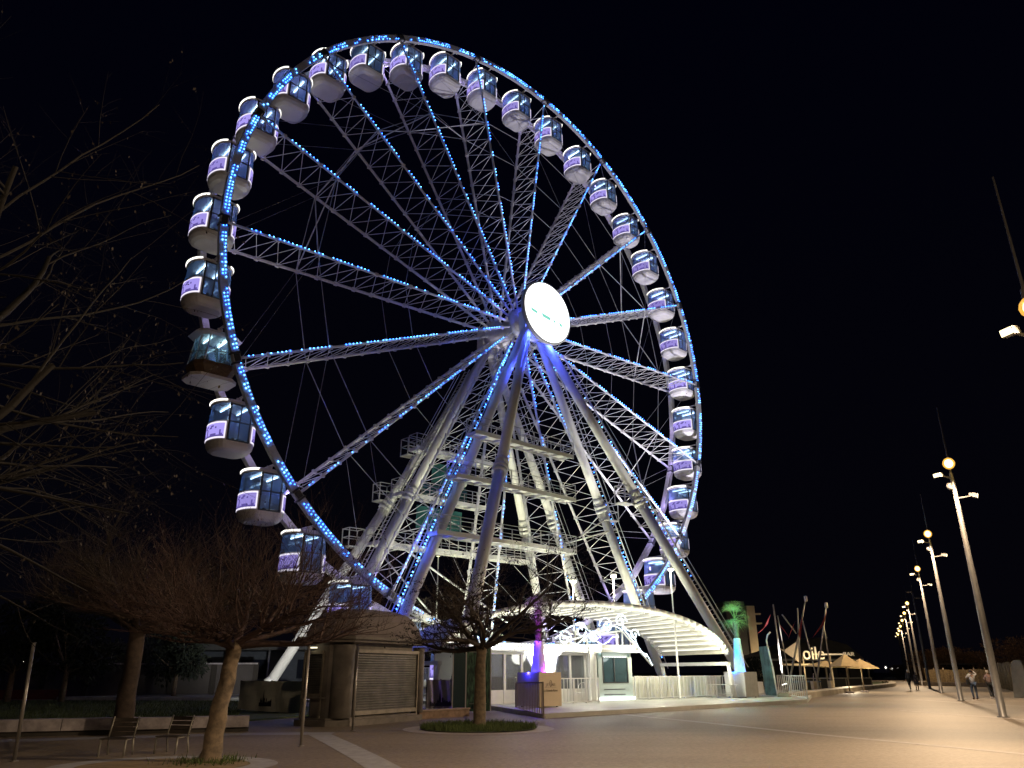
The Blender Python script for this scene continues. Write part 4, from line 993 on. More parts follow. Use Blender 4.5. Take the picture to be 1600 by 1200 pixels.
T2 = gp(748, 1139); t_, n2 = tree('bare umbrella shaped tree standing in the round grass bed in front of the entrance', T2, 2.45, .20, 10, sp2, 5, bark, twig_d, llen=(1.9, 3.3), el=(2, 34), lean=(.05, .0))
T3 = gp(188, 1150, 0); tree('dark bare tree with a thick trunk on the lawn behind the left chair', T3, 2.9, .27, 9, sp1, 21, mat('dark_bark', (.07, .05, .04), .9, var=.5, scale=6, bump=.6), twig_d, llen=(2.0, 3.6), el=(5, 60))
sp4 = dict(seg=.34, wob=.13, trop=(.03, .0, -.03, -.05), taper=.72, minz=-.45, kids=(7, 6, 5), len=((.35, .62), (.35, .6), (.3, .5)), ang=(25, 65), rk=.42, maxd=3, leaf=.5, ls=.055, droop=1.2)
T4 = Vector((-9.9, 8.6, 0)); tree('tall dark tree at the left edge, its hanging dead leaves reaching into the frame', T4, 2.6, .3, 10, sp4, 8, bark, mat('near_dark_twigs', (.006, .0045, .004), .9, var=.3, scale=3), llen=(3.6, 7.2), el=(0, 70), az=[R(a) for a in (-30, 5, 20, 35, 50, 10, -10, 60, 80, 25, 0, 40, -50)])
# evergreen and shrubs in the dark background
ever = mat('dark_evergreen', (.012, .019, .009), .9, var=.5, scale=5)
def bushy(name, label, base, h, rad, n, seed, m=None, trunk=.6, leaf=.09, cat='tree', group=None, spiky=0):
    r = random.Random(seed); t = thing(name, label, cat, base, 0, group)
    q = MB(); q.tube((0, 0, 0), (0, 0, trunk+.4), .12*rad/1.5, .08*rad/1.5, 8); q.build('trunk', bark, t)
    clumps = [(Vector((r.uniform(-.7, .7)*rad, r.uniform(-.7, .7)*rad, trunk+(h-trunk)*r.uniform(.12, .88))), rad*r.uniform(.25, .5)) for _ in range(16)]
    segs = []; leaves = []
    for c, cr in clumps: segs.append([0, 0, trunk, *c, .05, .015])
    for i in range(n):
        c, cr = clumps[r.randrange(len(clumps))]; v = rv(r); p = c+v*cr*r.uniform(.45, 1.15)
        if p.z < .02 or p.z > h: continue
        if spiky: v = (v*.3+Vector((0, 0, 1))).normalized()
        a = (v+rv(r)*.6).normalized(); b = a.cross(rv(r)).normalized(); s = leaf*r.uniform(.5, 1.5)
        leaves.append([*p, *(p+a*s*(1+spiky)+b*s*.4), *(p+a*s*2*(1+spiky)), *(p+a*s*(1+spiky)-b*s*.4)])
    o = segmesh('crown', segs, bark, t, 4, leaves, m or ever); return t
for i, (px, py, h, rd, lb) in enumerate(((95, 1098, 5.6, 2.4, 'dark evergreen behind the lawn, left of the dark trunk'), (270, 1092, 4.8, 2.2, 'dark evergreen behind the lawn between the two left trunks'), (10, 1098, 6.4, 2.6, 'dark evergreen at the far left behind the leaning post'))):
    bushy('evergreen_tree', lb, gp(px, py), h, rd, 5200, 40+i, trunk=1.6, leaf=.13)
for i, (px, py, h, rd, lb) in enumerate(((700, 1085, 5.2, 1.6, 'dark shrub like tree behind the wheel deck, left of the big straight leg'), (748, 1083, 6.2, 1.8, 'tall dark tree behind the crown of the middle tree'), (800, 1080, 7.2, 2.1, 'dark tree behind the purple lit palm'), (842, 1078, 6.2, 1.7, 'dark tree under the catwalks, right of the purple lit palm'))):
    q = W(-10+4.3*i, -8.5, 0); bushy('background_tree', lb, (q.x, q.y, 0), h, rd, 3000, 60+i, mat('dark_brown_leaves', (.05, .04, .03), .9, var=.5, scale=4), trunk=2, leaf=.1)
# round beds under the trees
def ringstrip(name, c, rx, ry, w, z, m, h=0):
    mb = MB(); n = 48; vs = []
    for i in range(n):
        a = 2*math.pi*i/n; vs += [(c[0]+rx*math.cos(a), c[1]+ry*math.sin(a), z), (c[0]+(rx+w)*math.cos(a), c[1]+(ry+w)*math.sin(a), z)]
    mb.add(vs, [(2*i, 2*i+1, (2*i+3) % (2*n), (2*i+2) % (2*n)) for i in range(n)]); return struct(name, mb, m)
ringstrip('bed_surround', T2, 1.75, 1.75, .55, .008, palestrip)
ringstrip('bed_surround', T1+Vector((-.6, -.6, 0)), 1.55, 1.25, .5, .008, blueish)
mb = MB(); n = 40; mb.add([(T2.x+1.75*math.cos(2*math.pi*i/n), T2.y+1.75*math.sin(2*math.pi*i/n), .03) for i in range(n)]+[(T2.x, T2.y, .07)], [(i, (i+1) % n, n) for i in range(n)]); struct('grass_bed', mb, grass_m)
mb = MB(); cc = T1+Vector((-.6, -.6, 0)); mb.add([(cc.x+1.55*math.cos(2*math.pi*i/n), cc.y+1.25*math.sin(2*math.pi*i/n), .012) for i in range(n)], [tuple(range(n))]); struct('sandy_bed', mb, mat('sandy_soil', (.26, .19, .10), .95, var=.4, scale=4, bump=.5))
rr_ = random.Random(3)
pts = []
for _ in range(5200):
    a = rr_.uniform(0, 6.283); q = 1.78*math.sqrt(rr_.random()); pts.append((T2.x+q*math.cos(a), T2.y+q*math.sin(a), .04))
tufts('bed_grass', pts, .15, 2)
pts = []
for _ in range(500):
    a = rr_.uniform(0, 6.283); q = .25+abs(rr_.gauss(0, .28)); pts.append((T1.x+q*math.cos(a), T1.y+q*math.sin(a), .01))
tufts('trunk_grass', pts, .1, 3)
pts = []
LA, LB, LC, LD = gp(-60, 1146), gp(370, 1129), gp(380, 1097), gp(-200, 1096)
for _ in range(16000):
    u, v = rr_.random(), rr_.random()**1.7; p = LA.lerp(LB, u).lerp(LD.lerp(LC, u), v); pts.append((p.x, p.y, .05))
tufts('lawn_blades', pts, .14, 4)

# ================================================================== LEFT SIDE: low stone wall, chairs, posts, buildings
stone = mat('pale_stone', (.44, .40, .42), .85, var=.45, scale=3.5, bump=.5)
wa, wb_ = gp(-150, 1156), gp(388, 1143); wd = wb_-wa; WL_ = wd.length
t = thing('low_stone_wall', 'low pale stone wall along the lawn behind the chairs', 'wall', wa, math.atan2(wd.y, wd.x))
x = 0; r = random.Random(5)
while x < WL_-.2:
    w = min(r.uniform(1.3, 2.0), WL_-x); m = MB(); q = r.uniform(-.01, .01)
    m.box((x+w/2, .25, .27+q), (w-.02, .5, .30)); m.build('stone_block', stone, t); x += w
m = MB(); m.box((WL_/2, .28, .06), (WL_, .38, .12)); m.build('footing', mat('dark_stone', (.05, .045, .04), .9), t)
def chair(px, py, rz, label, back=True):
    q = gp(px, py); t = thing('slatted_chair', label, 'chair', q, R(rz), 'slatted chairs by the left tree'); t.scale = (.86, .8, .78)
    lg = mat('chair_leg', (.24, .23, .2), .5, .2); sl = mat('chair_slats', (.045, .035, .028), .7, var=.4, scale=6)
    s = MB()
    for i in range(5): s.box((.33, .06+.1*i, .43), (.66, .085, .025))
    s.build('seat', sl, t)
    b = MB()
    for i in range(4): b.box((.33, .50+.035*i, .52+.115*i), (.66, .02, .095), Matrix.Rotation(R(-14), 3, 'X'))
    b.build('backrest', sl, t)
    for x in (.03, .63):
        f = MB(); f.path([Vector((x, .02, 0)), Vector((x, .04, .41)), Vector((x, .3, .41))], .022, 8); f.build('leg', lg, t)
        f = MB(); f.path([Vector((x, .56, 0)), Vector((x, .46, .42)), Vector((x, .62, .95))], .02, 8); f.build('leg', lg, t)
chair(150, 1183, 2, 'slatted chair with pale legs in front of the dark thick trunk')
chair(238, 1178, -14, 'dark slatted chair with pale legs just left of the foreground trunk')
def leanpost(px, py, px2, py2, label, w=.035):
    q = gp(px, py); h = 1.0; 
    z = q.y and (CH+ray(px2, py2).z*q.y/ray(px2, py2).y)
    top = at(px2, py2, q.y); t = thing('metal_post', label, 'post', q, 0)
    m = MB(); m.tube((0, 0, 0), (top.x-q.x, 0, top.z), w, n=12); m.tube((0, 0, 0), (0, 0, .02), w*2.2, n=12); m.build('shaft', mat('post_steel', (.36, .34, .32), .35, .6, var=.2), t)
    m = MB(); m.tube((top.x-q.x, 0, top.z), (top.x-q.x, 0, top.z+.02), w*1.2, n=12); m.build('cap', darkmetal, t)
leanpost(470, 1166, 483, 1010, 'slim metal post standing left in front of the kiosk', .036)
leanpost(551, 1142, 559, 1008, 'slim metal post in front of the big roller shutter', .036)
leanpost(22, 1190, 53, 1005, 'slim metal post at the left edge of the photo', .036)
# far white wall with posts, pavilion
q = at(-40, 1050, 55); 
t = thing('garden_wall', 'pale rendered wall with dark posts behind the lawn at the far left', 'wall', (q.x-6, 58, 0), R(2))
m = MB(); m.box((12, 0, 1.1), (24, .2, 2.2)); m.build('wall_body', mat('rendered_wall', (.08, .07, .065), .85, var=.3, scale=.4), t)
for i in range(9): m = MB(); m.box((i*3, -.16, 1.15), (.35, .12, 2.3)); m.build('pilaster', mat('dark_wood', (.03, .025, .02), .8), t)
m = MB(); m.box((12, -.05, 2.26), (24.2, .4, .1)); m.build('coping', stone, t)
t = thing('flower_box', 'dark red box at the foot of the garden wall at the far left', 'box', (q.x-3, 54.5, 0), R(2)); m = MB(); m.box((5, 0, .3), (9, .7, .6)); m.build('tub', mat('dark_red', (.10, .015, .012), .8, var=.3), t); m = MB(); m.box((5, 0, .58), (8.8, .55, .06)); m.build('soil', mat('soil', (.03, .02, .015), .9), t)
t = thing('dark_pavilion', 'long low dark pavilion with white columns behind the lawn', 'building', (-31, 62, 0), R(4))
m = MB(); m.box((11, 3, 1.6), (22, 5, 3.2)); m.build('wall', mat('pavilion_wall', (.05, .06, .08), .8, var=.3), t)
m = MB(); m.box((11, 1.8, 3.5), (23, 8.5, .5)); m.build('roof', mat('pavilion_roof', (.05, .05, .05), .8, var=.3), t)
for i in range(8): m = MB(); m.tube((.8+i*2.9, -2.0, 0), (.8+i*2.9, -2.0, 3.25), .08, n=8); m.build('column', mat('pavilion_column', (.12, .12, .13), .6), t)
for i in range(5): m = MB(); m.box((2+i*4.4, .46, 1.9), (2.2, .06, 1.4)); m.build('window', mat('dark_glass', (.01, .012, .02), .1), t)

# ================================================================== RIGHT SIDE
# beach wall with rounded end
pts = [gp(1225, 1094), gp(1262, 1090), gp(1310, 1083), gp(1350, 1078), gp(1378, 1075), gp(1392, 1073), gp(1396, 1071), gp(1391, 1069.5), gp(1380, 1069.5)]
t = thing('beach_wall', 'long low pale kerb wall with rounded end beside the beach bar', 'wall', pts[0], 0)
m = MB(); vs = []; P = [p-pts[0] for p in pts]; NB_ = len(P)
for i, p in enumerate(P):
    d = (P[min(i+1, NB_-1)]-P[max(i-1, 0)]).normalized(); nn = Vector((-d.y, d.x, 0))*.35
    for (o_, z) in ((-1, 0), (-1, .34), (-.7, .42), (.7, .42), (1, .34), (1, 0)): vs.append(p+nn*o_+Vector((0, 0, z)))
fs = [(i*6+k, (i+1)*6+k, (i+1)*6+k+1, i*6+k+1) for i in range(NB_-1) for k in range(5)]+[tuple(range(6)), tuple(range((NB_-1)*6, NB_*6))]
m.add(vs, fs); m.build('wall_body', mat('beach_kerb', (.40, .36, .28), .7, var=.35, scale=.8), t)
mb = MB(); Q = [gp(1262, 1088), gp(1385, 1072), gp(1392, 1066), gp(1300, 1063), gp(1215, 1066)]; mb.prism([(p.x, p.y) for p in Q], -.02, .06); struct('bar_lawn', mb, grass_m)
# bar building and sign
bq = at(1175, 1052, 92)
t = thing('beach_bar', 'low dark beach bar building with pale gable behind the trampoline masts', 'building', (bq.x, 92, 0), R(12))
dk = mat('bar_wall', (.04, .036, .034), .8, var=.3, scale=.5)
m = MB(); m.box((7, 3, 1.5), (14, 6, 3.0)); m.build('wall', dk, t)
m = MB(); m.add([(-1, -.3, 3), (14.5, -.3, 3), (12.5, -.3, 4.6), (9, -.3, 5.4), (3, -.3, 3.6), (-1, 6, 3), (14.5, 6, 3), (12.5, 6, 4.6), (9, 6, 5.4), (3, 6, 3.6)], [(0, 1, 2, 3, 4), (9, 8, 7, 6, 5), (0, 5, 6, 1), (1, 6, 7, 2), (2, 7, 8, 3), (3, 8, 9, 4), (4, 9, 5, 0)]); m.build('roof', mat('bar_roof', (.05, .045, .04), .8, var=.3), t)
m = MB(); m.box((7, -.4, 2.9), (14.5, .12, .22)); m.build('fascia', mat('bar_fascia', (.45, .42, .36), .7), t)
for i in range(4): m = MB(); m.box((1.8+i*3.3, -.02, 1.4), (1.6, .06, 1.6)); m.build('window', emat('bar_window', (.9, .66, .25), .22) if i < 1 else mat('dark_glass', (.01, .012, .02), .1), t)
for i in range(6): m = MB(); m.box((.2+i*2.7, -1.8, 1.4), (.14, .14, 2.8)); m.build('post', mat('bar_post', (.25, .2, .14), .8), t)
tq = at(1183, 1052, 104); t = thing('tower_block', 'pale square stair tower behind the blue lit palm', 'tower', (tq.x-.3, 104, 0), R(8))
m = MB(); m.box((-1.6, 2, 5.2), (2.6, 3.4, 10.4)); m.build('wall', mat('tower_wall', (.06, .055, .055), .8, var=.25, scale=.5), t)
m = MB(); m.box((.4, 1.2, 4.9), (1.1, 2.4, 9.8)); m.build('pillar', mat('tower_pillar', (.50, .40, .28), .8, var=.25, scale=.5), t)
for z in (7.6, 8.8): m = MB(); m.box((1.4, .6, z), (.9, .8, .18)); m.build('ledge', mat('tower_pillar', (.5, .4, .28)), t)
m = MB(); m.box((-2, .28, 5.8), (.5, .05, .8)); m.build('window', mat('dark_glass', (.01, .012, .02), .1), t)
light('tower_light', 'POINT', (1.5, -3, 2.5), 420, (1, .8, .45), t, .2)
q = at(1272, 1030, 72); sg = thing('bar_sign', 'big pale lettering and small lettering on a long bar above the beach bar', 'sign', (q.x, q.y, q.z), R(14))
sm = mat('sign_letter', (.78, .70, .58), .6)
text_mesh('sign_text', 'oile', 1.55, sm, sg, (0, 0, 0), (R(90), 0, 0), .06, 1.0)
text_mesh('sign_text', 'BAR', .48, sm, sg, (3.65, 0, .28), (R(90), 0, 0), .05, 1.35)
m = MB(); m.box((1.5, .1, .42), (3.6, .08, .12)); m.build('sign_rail', sm, sg)
m = MB(); m.add([(-1.5, 0, -.3), (-1.3, 0, 1.6), (-2.9, 0, .75), (-3.4, 0, .95), (-1.5, .08, -.3), (-1.3, .08, 1.6), (-2.9, .08, .75), (-3.4, .08, .95)], [(0, 1, 2, 3), (7, 6, 5, 4), (0, 4, 5, 1), (1, 5, 6, 2), (2, 6, 7, 3), (3, 7, 4, 0)]); m.build('sail_shape', mat('sail_cloth', (.5, .42, .33), .8, var=.2), sg)
m = MB(); m.bar((-3.2, .15, -.45), (2.6, .15, -.45), .12, .16); m.bar((-1.0, .2, -q.z), (-1.0, .2, .3), .1, .1); m.bar((1.8, .2, -q.z), (1.8, .2, .4), .1, .1); m.build('sign_frame', mat('bar_post', (.25, .2, .14)), sg)
light('sign_light', 'POINT', (1.0, -3.2, -1.2), 420, (1, .85, .6), sg, .2)
def parasol(px, py, Y, w, h, label, s=1):
    q = at(px, py, Y); t = thing('parasol', label, 'parasol', (q.x, q.y, 0), R(20)); z = q.z
    m = MB(); m.add([(-w, -w*.6, z), (w, -w*.6, z-.1), (w, w*.6, z-.1), (-w, w*.6, z), (0, 0, z+h), (0, 0, z+h-.05)], [(0, 1, 4), (1, 2, 4), (2, 3, 4), (3, 0, 4), (1, 0, 5), (2, 1, 5), (3, 2, 5), (0, 3, 5)]); m.build('canopy', mat('parasol_cloth', (.62, .48, .25), .85, var=.15), t, fix=False)
    m = MB(); m.tube((0, 0, 0), (0, 0, z+h-.05), .05, n=8); m.build('pole', mat('bar_post', (.25, .2, .14)), t)
    m = MB(); m.lathe((0, 0, 0), [(.35, 0), (.35, .1), (.08, .12)], 12); m.build('base', stone, t)
parasol(1322, 1041, 66, 1.25, .95, 'larger beige parasol to the right of the bar sign posts')
parasol(1345, 1043, 68, 1.3, .7, 'beige parasol at the right end of the beach bar terrace')
parasol(1290, 1041, 67, 1.6, .45, 'dim beige parasol under the big pale lettering')
q = at(1325, 1052, 64); light('terrace_light', 'POINT', (q.x, q.y+7, 2.0), 130, (1, .8, .4), None, .3)
q = gp(1330, 1079); t = thing('terrace_screen', 'dark low terrace screen with pale top rail below the beige parasols', 'screen', (q.x, q.y+4, 0), R(16))
m = MB(); m.box((0, 0, .5), (9, .08, 1.0)); m.build('panel', mat('dark_wood', (.03, .025, .02), .8), t); m = MB(); m.box((0, 0, 1.03), (9.1, .2, .05)); m.build('top_rail', mat('bar_fascia', (.45, .42, .36)), t)
for i in range(4): m = MB(); m.box((-4.4+i*2.95, 0, .52), (.1, .14, 1.04)); m.build('post', mat('bar_post', (.25, .2, .14)), t)
# trampoline masts
mastm = mat('mast_metal', (.34, .31, .26), .5, .4, var=.25, scale=3); netm = mat('red_net', (.30, .035, .03), .9, var=.4, scale=8); pad = mat('pale_pad', (.5, .42, .28), .8)
def mast(label, Y, foot, top, feet2, nets, cap=True):
    f = at(foot[0], foot[1], Y); t = thing('trampoline_mast', label, 'mast', (f.x, f.y, 0), 0, None)
    o = Vector((f.x, f.y, 0)); tp = at(top[0], top[1], Y)-o
    m = MB(); m.tube(Vector((0, 0, 0)), tp, .085, .05, 10); m.build('mast_pole', mastm, t)
    if cap: c = MB(); c.lathe(tp, [(.07, -.2), (.13, -.16), (.13, .2), (.06, .24)], 10); c.build('mast_cap', mat('cap_white', (.75, .7, .6), .5), t)
    for i, (a, b, dy) in enumerate(feet2):
        pa = at(a[0], a[1], Y+dy)-o; pb = at(b[0], b[1], Y)-o
        if i % 2 == 0 and a[1] > 1040: pa.z = 0
        m = MB(); m.tube(pa, pb, .06, .045, 8); m.build('stay_pole', mastm, t)
    for tri in nets:
        P = [at(x, y, Y-.4)-o for x, y in tri]; m = MB(); th = Vector((0, .04, 0)); k = len(P)
        m.add(P+[p+th for p in P], [tuple(range(k)), tuple(range(2*k-1, k-1, -1))]+[(i, (i+1) % k, k+(i+1) % k, k+i) for i in range(k)]); m.build('net', netm, t)
    pd = MB(); pd.lathe((0, 0, 0), [(.45, 0), (.45, .12), (.12, .2)], 12); pd.build('base_weight', darkmetal, t)
mast('tallest leaning mast with a pale cap beside the dark sail lettering', 61, (1229, 1080), (1259, 936), [((1282, 1082), (1254, 970), -2), ((1251, 1080), (1247, 975), 1.5)], [[(1254, 962), (1247, 990), (1251, 1000)]])
mast('mast with red net standing behind the small pale lettering', 64, (1273, 1078), (1291, 946), [((1302, 1078), (1287, 976), 1)], [[(1292, 955), (1287, 977), (1270, 996), (1284, 975)]])
mast('thin dark mast left of the tallest mast with a red net at its left', 63, (1226, 1080), (1208, 944), [((1237, 1078), (1215, 962), 2)], [[(1204, 960), (1200, 975), (1184, 990), (1192, 984)]], False)
mast('thin dark mast just left of the tallest mast', 66, (1252, 1078), (1246, 950), [((1222, 960), (1244, 990), 0)], [[(1233, 996), (1226, 985), (1212, 968)], [(1232, 998), (1243, 970), (1236, 985)]], False)
for i, (px, py, lb) in enumerate(((1234, 1084, 'lower left'), (1274, 1086, 'lower middle'), (1300, 1084, 'lower right'))):
    q = gp(px, py); t = thing('control_box', 'small pale equipment box at the %s of the trampoline masts' % lb, 'equipment box', q, R(15+10*i)); m = MB(); m.box((0, 0, .55), (.35, .3, .8)); m.build('case', pad, t); m = MB(); m.box((0, 0, .08), (.5, .4, .16)); m.build('foot', darkmetal, t); m = MB(); m.bar((0, 0, .95), (.1, 0, 1.5), .05, .05); m.build('handle', mastm, t)
def trampoline(px, py, label):
    q = gp(px, py); t = thing('trampoline', label, 'trampoline', q, R(20)); m = MB(); m.box((0, 0, .72), (3.4, 2.0, .08)); m.build('bed', mat('tramp_bed', (.02, .03, .05), .8), t)
    for x in (-1.6, 1.6):
        for y in (-.9, .9): m = MB(); m.tube((x, y, 0), (x, y, .7), .04, n=8); m.build('leg', mastm, t)
    for y in (-1.05, 1.05): m = MB(); m.box((0, y, .77), (3.6, .3, .1)); m.build('edge_pad', mat('blue_pad', (.03, .05, .10), .8), t)
trampoline(1246, 1079, 'dark trampoline at the foot of the tallest mast'); trampoline(1292, 1077, 'dark trampoline right of the tallest mast by the kerb wall')
# palms and shrubs by the bar
for i, (px, py, h, lb) in enumerate(((1188, 1075, 3.0, 'small dark palm like shrub behind the white planter'), (1360, 1062, 2.4, 'dark shrub behind the rounded wall end'), (1215, 1070, 2.6, 'dark shrub between blade banner and masts'))):
    bushy('dark_shrub', lb, gp(px, py), h, 1.2, 1400, 80+i, None, .3, .12, 'shrub')
# bamboo fence, hedge, concrete block on the right
bf = mat('reed_screen', (.30, .22, .11), .9, var=.6, scale=6)
fa, fb_ = gp(1448, 1071), gp(1580, 1074); fd = fb_-fa; FL = fd.length
t = thing('reed_fence', 'yellow brown reed fence behind the walking people at the right', 'fence', fa, math.atan2(fd.y, fd.x)); r = random.Random(2)
for i in range(8):
    s = MB(); x = FL*i/8
    while x < FL*(i+1)/8-.05: w = r.uniform(.05, .12); s.box((x+w/2, r.uniform(-.02, .02), .9+r.uniform(-.06, .06)), (w*.9, .05, 1.8)); x += w
    s.build('reed_panel', bf, t)
for i in range(9): m = MB(); m.tube((FL*i/8, .1, 0), (FL*i/8, .1, 2.0), .06, n=8); m.build('post', mat('bar_post', (.25, .2, .14)), t)
m = MB(); m.box((FL/2, -1.4, .22), (FL, .6, .44)); m.build('kerb', mat('reed_kerb', (.20, .17, .13), .85, var=.3), t)
fa, fb_ = gp(1562, 1075), gp(1600, 1083); fd = fb_-fa; FL = fd.length
t = thing('palisade_fence', 'row of tall wooden palisade posts rising at the right edge', 'fence', fa, math.atan2(fd.y, fd.x))
for i in range(9): m = MB(); m.tube((FL*i/8, 0, 0), (FL*i/8, 0, 2.3+.05*(i % 3)), .14, n=10); m.build('post', mat('palisade_wood', (.42, .33, .2), .85, var=.4, scale=5), t)
m = MB(); m.box((FL/2, .2, .7), (FL, .1, 1.3)); m.build('boarding', bf, t)
q = gp(1606, 1090); t = thing('concrete_block', 'tapered pale concrete block cut by the right edge', 'concrete block', q, R(40)); m = MB(); loft(m, [([(-.9, -.5), (.9, -.5), (.9, .5), (-.9, .5)], 0), ([(-.7, -.35), (.7, -.35), (.7, .35), (-.7, .35)], 2.0), ([(-.55, -.2), (.55, -.2), (.55, .2), (-.55, .2)], 2.3)]); m.build('block', mat('concrete_grey', (.3, .27, .22), .85, var=.3, scale=2, bump=.3), t)
hedge = mat('brown_hedge', (.5, .32, .16), .9, var=.6, scale=2.5)
for i, (px, py, h, rd, lb) in enumerate(((1456, 1066, 4.6, 3.6, 'leftmost brown bushy tree behind the reed fence'), (1488, 1066, 5.0, 4.0, 'brown bushy tree behind the reed fence, left of the nearer lamp post'), (1535, 1066, 4.4, 4.0, 'brown bushy tree behind the reed fence near the man in the pale shirt'), (1590, 1066, 6.5, 4.5, 'dark bushy tree at the right edge behind the palisade'), (1418, 1060, 3.0, 3.0, 'low dark bush beyond the walking couple'))):
    bushy('hedge_tree', lb, gp(px, py), h, rd, 3800, 90+i, hedge, .5, .2)
q = gp(1555, 1066); t = thing('low_shed', 'low flat roofed dark shed behind the reed fence', 'shed', (q.x, q.y, 0), R(20)); m = MB(); m.box((0, 3, 1.3), (16, 5, 2.6)); m.build('wall', dk, t); m = MB(); m.box((0, 2.6, 2.7), (17, 6.4, .18)); m.build('roof', mat('shed_roof', (.25, .23, .2), .8), t)

# ================================================================== PEOPLE
def skin(name, V, E, Rd, m, parent, sub=1):
    me = bpy.data.meshes.new(name+'_src'); me.from_pydata([tuple(v) for v in V], E, []); o = bpy.data.objects.new(name+'_src', me); C.objects.link(o)
    o.modifiers.new('s', 'SKIN'); s2 = o.modifiers.new('u', 'SUBSURF'); s2.levels = sub; s2.render_levels = sub
    for i, sv in enumerate(me.skin_vertices[0].data):
        rr = Rd[i]; sv.radius = rr if isinstance(rr, tuple) else (rr, rr); sv.use_root = (i == 0)
    dg = bpy.context.evaluated_depsgraph_get(); nm = bpy.data.meshes.new_from_object(o.evaluated_get(dg)); bpy.data.objects.remove(o)
    nm.name = name; nm.materials.clear(); nm.materials.append(m)
    for p in nm.polygons: p.use_smooth = True
    r = bpy.data.objects.new(name, nm); C.objects.link(r); r.parent = parent; return r
skinm = mat('skin', (.40, .24, .17), .6)
def person(q, rz, H, label, J, top, legs_m, shoe, hair, coat=0, skirt=False, bag=None, long_hair=False):
    t = thing('person', label, 'person', q, R(rz)); s = H/1.75
    def P(x, y, z): return Vector((x*s, y*s, z*s))
    # joints: pelvis, chest, neck, head ; arms; legs.  figure faces -y
    k = dict(pel=(0, 0, .93), wai=(0, 0, 1.08), che=(0, 0, 1.28), nec=(0, 0, 1.47), hed=(0, -.01, 1.58), crn=(0, 0, 1.70),
             lsh=(-.17, 0, 1.40), lel=(-.23, .02, 1.13), lwr=(-.24, -.06, .88), rsh=(.17, 0, 1.40), rel=(.23, .02, 1.13), rwr=(.24, -.06, .88),
             lhp=(-.09, 0, .90), lkn=(-.10, -.03, .49), lan=(-.10, .02, .08), lto=(-.11, -.15, .03), rhp=(.09, 0, .90), rkn=(.10, .0, .49), ran=(.10, .05, .08), rto=(.11, -.12, .03))
    k.update(J); names = list(k); idx = {n: i for i, n in enumerate(names)}
    rad = dict(pel=(.15, .11), wai=(.125, .09), che=(.16, .10), nec=.055, hed=(.078, .092), crn=.06, lsh=.062, lel=.042, lwr=.028, rsh=.062, rel=.042, rwr=.028, lhp=.085, lkn=.056, lan=.038, lto=.035, rhp=.085, rkn=.056, ran=.038, rto=.035)
    E = [('pel', 'wai'), ('wai', 'che'), ('che', 'nec'), ('nec', 'hed'), ('hed', 'crn'), ('che', 'lsh'), ('lsh', 'lel'), ('lel', 'lwr'), ('che', 'rsh'), ('rsh', 'rel'), ('rel', 'rwr'), ('pel', 'lhp'), ('lhp', 'lkn'), ('lkn', 'lan'), ('lan', 'lto'), ('pel', 'rhp'), ('rhp', 'rkn'), ('rkn', 'ran'), ('ran', 'rto')]
    V = [P(*k[n]) for n in names]; ED = [(idx[a], idx[b]) for a, b in E]; RD = [rad[n] if not isinstance(rad[n], tuple) else rad[n] for n in names]
    RD = [(tuple(c*s for c in r_) if isinstance(r_, tuple) else r_*s) for r_ in RD]
    for w_, el in (('lwr', 'lel'), ('rwr', 'rel')):      # hands
        d = (Vector(k[w_])-Vector(k[el])).normalized(); sd = d.cross(Vector((1, 0, 0))).normalized(); b = Vector(k[w_])
        pi = len(V); V.append((b+d*.07)*s); RD.append((.034*s, .018*s)); ED.append((idx[w_], pi))
        for j in range(4):
            o_ = sd*(j-1.5)*.019; p1 = b+d*.10+o_; V.append(p1*s); RD.append(.009*s); ED.append((pi, len(V)-1)); V.append((p1+d*(.045-.008*abs(j-1.5))+Vector((0, -.012, 0)))*s); RD.append(.008*s); ED.append((len(V)-2, len(V)-1))
        V.append((b+d*.05+sd*.045)*s); RD.append(.010*s); ED.append((pi, len(V)-1))
    skin('body', V, ED, RD, skinm, t)
    def cl(name, ns, es, m, g, over=None):
        over = over or {}
        vs = [P(*(over.get(n, k[n]))) for n in ns]; ii = {n: i for i, n in enumerate(ns)}
        rr = []
        for n in ns:
            r0 = rad[n]; rr.append(tuple((c*g+.012)*s for c in r0) if isinstance(r0, tuple) else (r0*g+.012)*s)
        skin(name, vs, [(ii[a], ii[b]) for a, b in es], rr, m, t)
    cl('jacket', ['pel', 'wai', 'che', 'lsh', 'lel', 'lwr', 'rsh', 'rel', 'rwr', 'nec'], [('pel', 'wai'), ('wai', 'che'), ('che', 'lsh'), ('lsh', 'lel'), ('lel', 'lwr'), ('che', 'rsh'), ('rsh', 'rel'), ('rel', 'rwr'), ('che', 'nec')], top, 1.12)
    cl('trousers', ['pel', 'lhp', 'lkn', 'lan', 'rhp', 'rkn', 'ran'], [('pel', 'lhp'), ('lhp', 'lkn'), ('lkn', 'lan'), ('pel', 'rhp'), ('rhp', 'rkn'), ('rkn', 'ran')], legs_m, 1.08)
    for a, b in (('lan', 'lto'), ('ran', 'rto')): cl('shoe', [a, b], [(a, b)], shoe, 1.15)
    if skirt:
        m = MB(); m.lathe((0, 0, 0), [(.27*s, .55*s), (.22*s, .8*s), (.17*s, 1.02*s)], 16); m.build('coat_skirt', top, t)
    hd = Vector(k['hed'])*s; m = MB(); n = 12; vs = []; fs = []
    for i in range(7):
        ph = math.pi*.5*i/6*1.25
        for j in range(n):
            a = 2*math.pi*j/n; vs.append(hd+Vector((math.sin(ph)*math.cos(a)*.095, math.sin(ph)*math.sin(a)*.112+.012, math.cos(ph)*.125+.03))*s)
    fs = [(i*n+j, i*n+(j+1) % n, (i+1)*n+(j+1) % n, (i+1)*n+j) for i in range(6) for j in range(n) if not (i >= 4 and n*.55 < j < n*.95)]
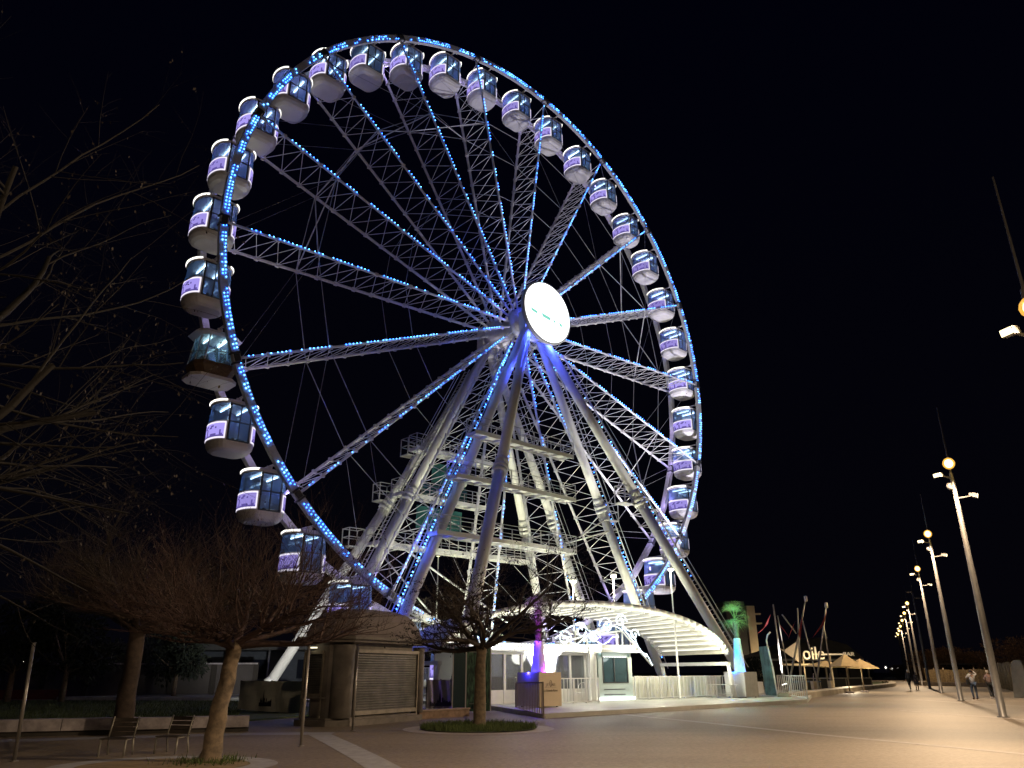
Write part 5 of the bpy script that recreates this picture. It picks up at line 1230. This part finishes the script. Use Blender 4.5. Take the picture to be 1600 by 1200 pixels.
    m.add(vs, fs, 0, True)
    if long_hair: m.tube(hd+Vector((0, .07, .02))*s, hd+Vector((0, .10, -.22))*s, .075*s, .03*s, 10)
    m.build('hair', hair, t)
    f = MB()     # nose, eyes, mouth, ears
    f.tube(hd+Vector((0, -.085, .02))*s, hd+Vector((0, -.115, -.015))*s, .010*s, .014*s, 6)
    for x in (-.08, .08): f.lathe(hd+Vector((x, 0, 0))*s, [(.006*s, -.03*s), (.018*s, 0), (.006*s, .03*s)], 8)
    f.build('face_features', skinm, t)
    e = MB()
    for x in (-.032, .032): e.octa(hd+Vector((x, -.088, .025))*s, .011*s)
    e.box(hd+Vector((0, -.09, -.045))*s, (.045*s, .012*s, .008*s)); e.build('eyes_and_mouth', mat('eye_dark', (.03, .02, .02), .4), t)
    if bag: bag(t, P)
    return t
shirt = mat('pale_shirt', (.55, .55, .58), .85, var=.15, scale=8); jeans = mat('blue_jeans', (.08, .11, .18), .9, var=.3, scale=6); black = mat('black_cloth', (.015, .015, .018), .9)
brownj = mat('mauve_jacket', (.22, .15, .14), .9, var=.2, scale=6); shoeb = mat('dark_shoe', (.02, .02, .02), .6); shoew = mat('white_shoe', (.7, .7, .68), .6); hair_d = mat('dark_hair', (.02, .014, .01), .7); hair_l = mat('grey_hair', (.35, .30, .24), .7)
def bagfun(t, P):
    m = MB(); m.box(P(.26, .02, 1.0), (.12, .26, .3)); m.path([P(.24, .02, 1.15), P(.05, .12, 1.42), P(-.1, .05, 1.45)], .012, 5); m.build('shoulder_bag', black, t)
pq = gp(1525, 1093); k_ = 1.0
person(pq, 165, 1.74, 'person in a pale shirt and jeans seen from behind, one hand raised to the head', dict(lel=(-.30, .0, 1.42), lsh=(-.17, 0, 1.41), lwr=(-.15, -.06, 1.62), rel=(.30, .02, 1.24), rwr=(.22, -.14, 1.33), lkn=(-.12, -.03, .5), rkn=(.12, .0, .5)), shirt, jeans, shoeb, hair_d, bag=bagfun)
person(gp(1551, 1092), 160, 1.70, 'person in a mauve jacket and black trousers walking behind the nearest lamp pole', dict(lel=(-.25, .04, 1.15), lwr=(-.14, -.14, 1.12), rel=(.25, .02, 1.15), rwr=(.16, -.15, 1.1), lkn=(-.09, -.14, .5), lan=(-.09, .0, .09), lto=(-.1, -.16, .05), rkn=(.08, .08, .5), ran=(.08, .28, .12), rto=(.08, .16, .03)), brownj, black, shoew, hair_l)
person(gp(1423, 1079), 190, 1.80, 'taller person in dark clothes of the walking couple, seen from behind', dict(lkn=(-.09, -.1, .5), lan=(-.1, -.12, .08), lto=(-.1, -.28, .03), rkn=(.09, .04, .5), ran=(.1, .2, .1), rto=(.1, .08, .03)), mat('navy_jacket', (.03, .035, .05), .9), black, shoew, mat('cap_hair', (.5, .47, .4), .8))
person(gp(1434, 1078), 175, 1.58, 'shorter person of the walking couple in a dark coat with bare legs', dict(), mat('dark_coat', (.05, .045, .05), .9), mat('bare_leg', (.35, .22, .16), .7), shoeb, hair_d, skirt=True, long_hair=True)
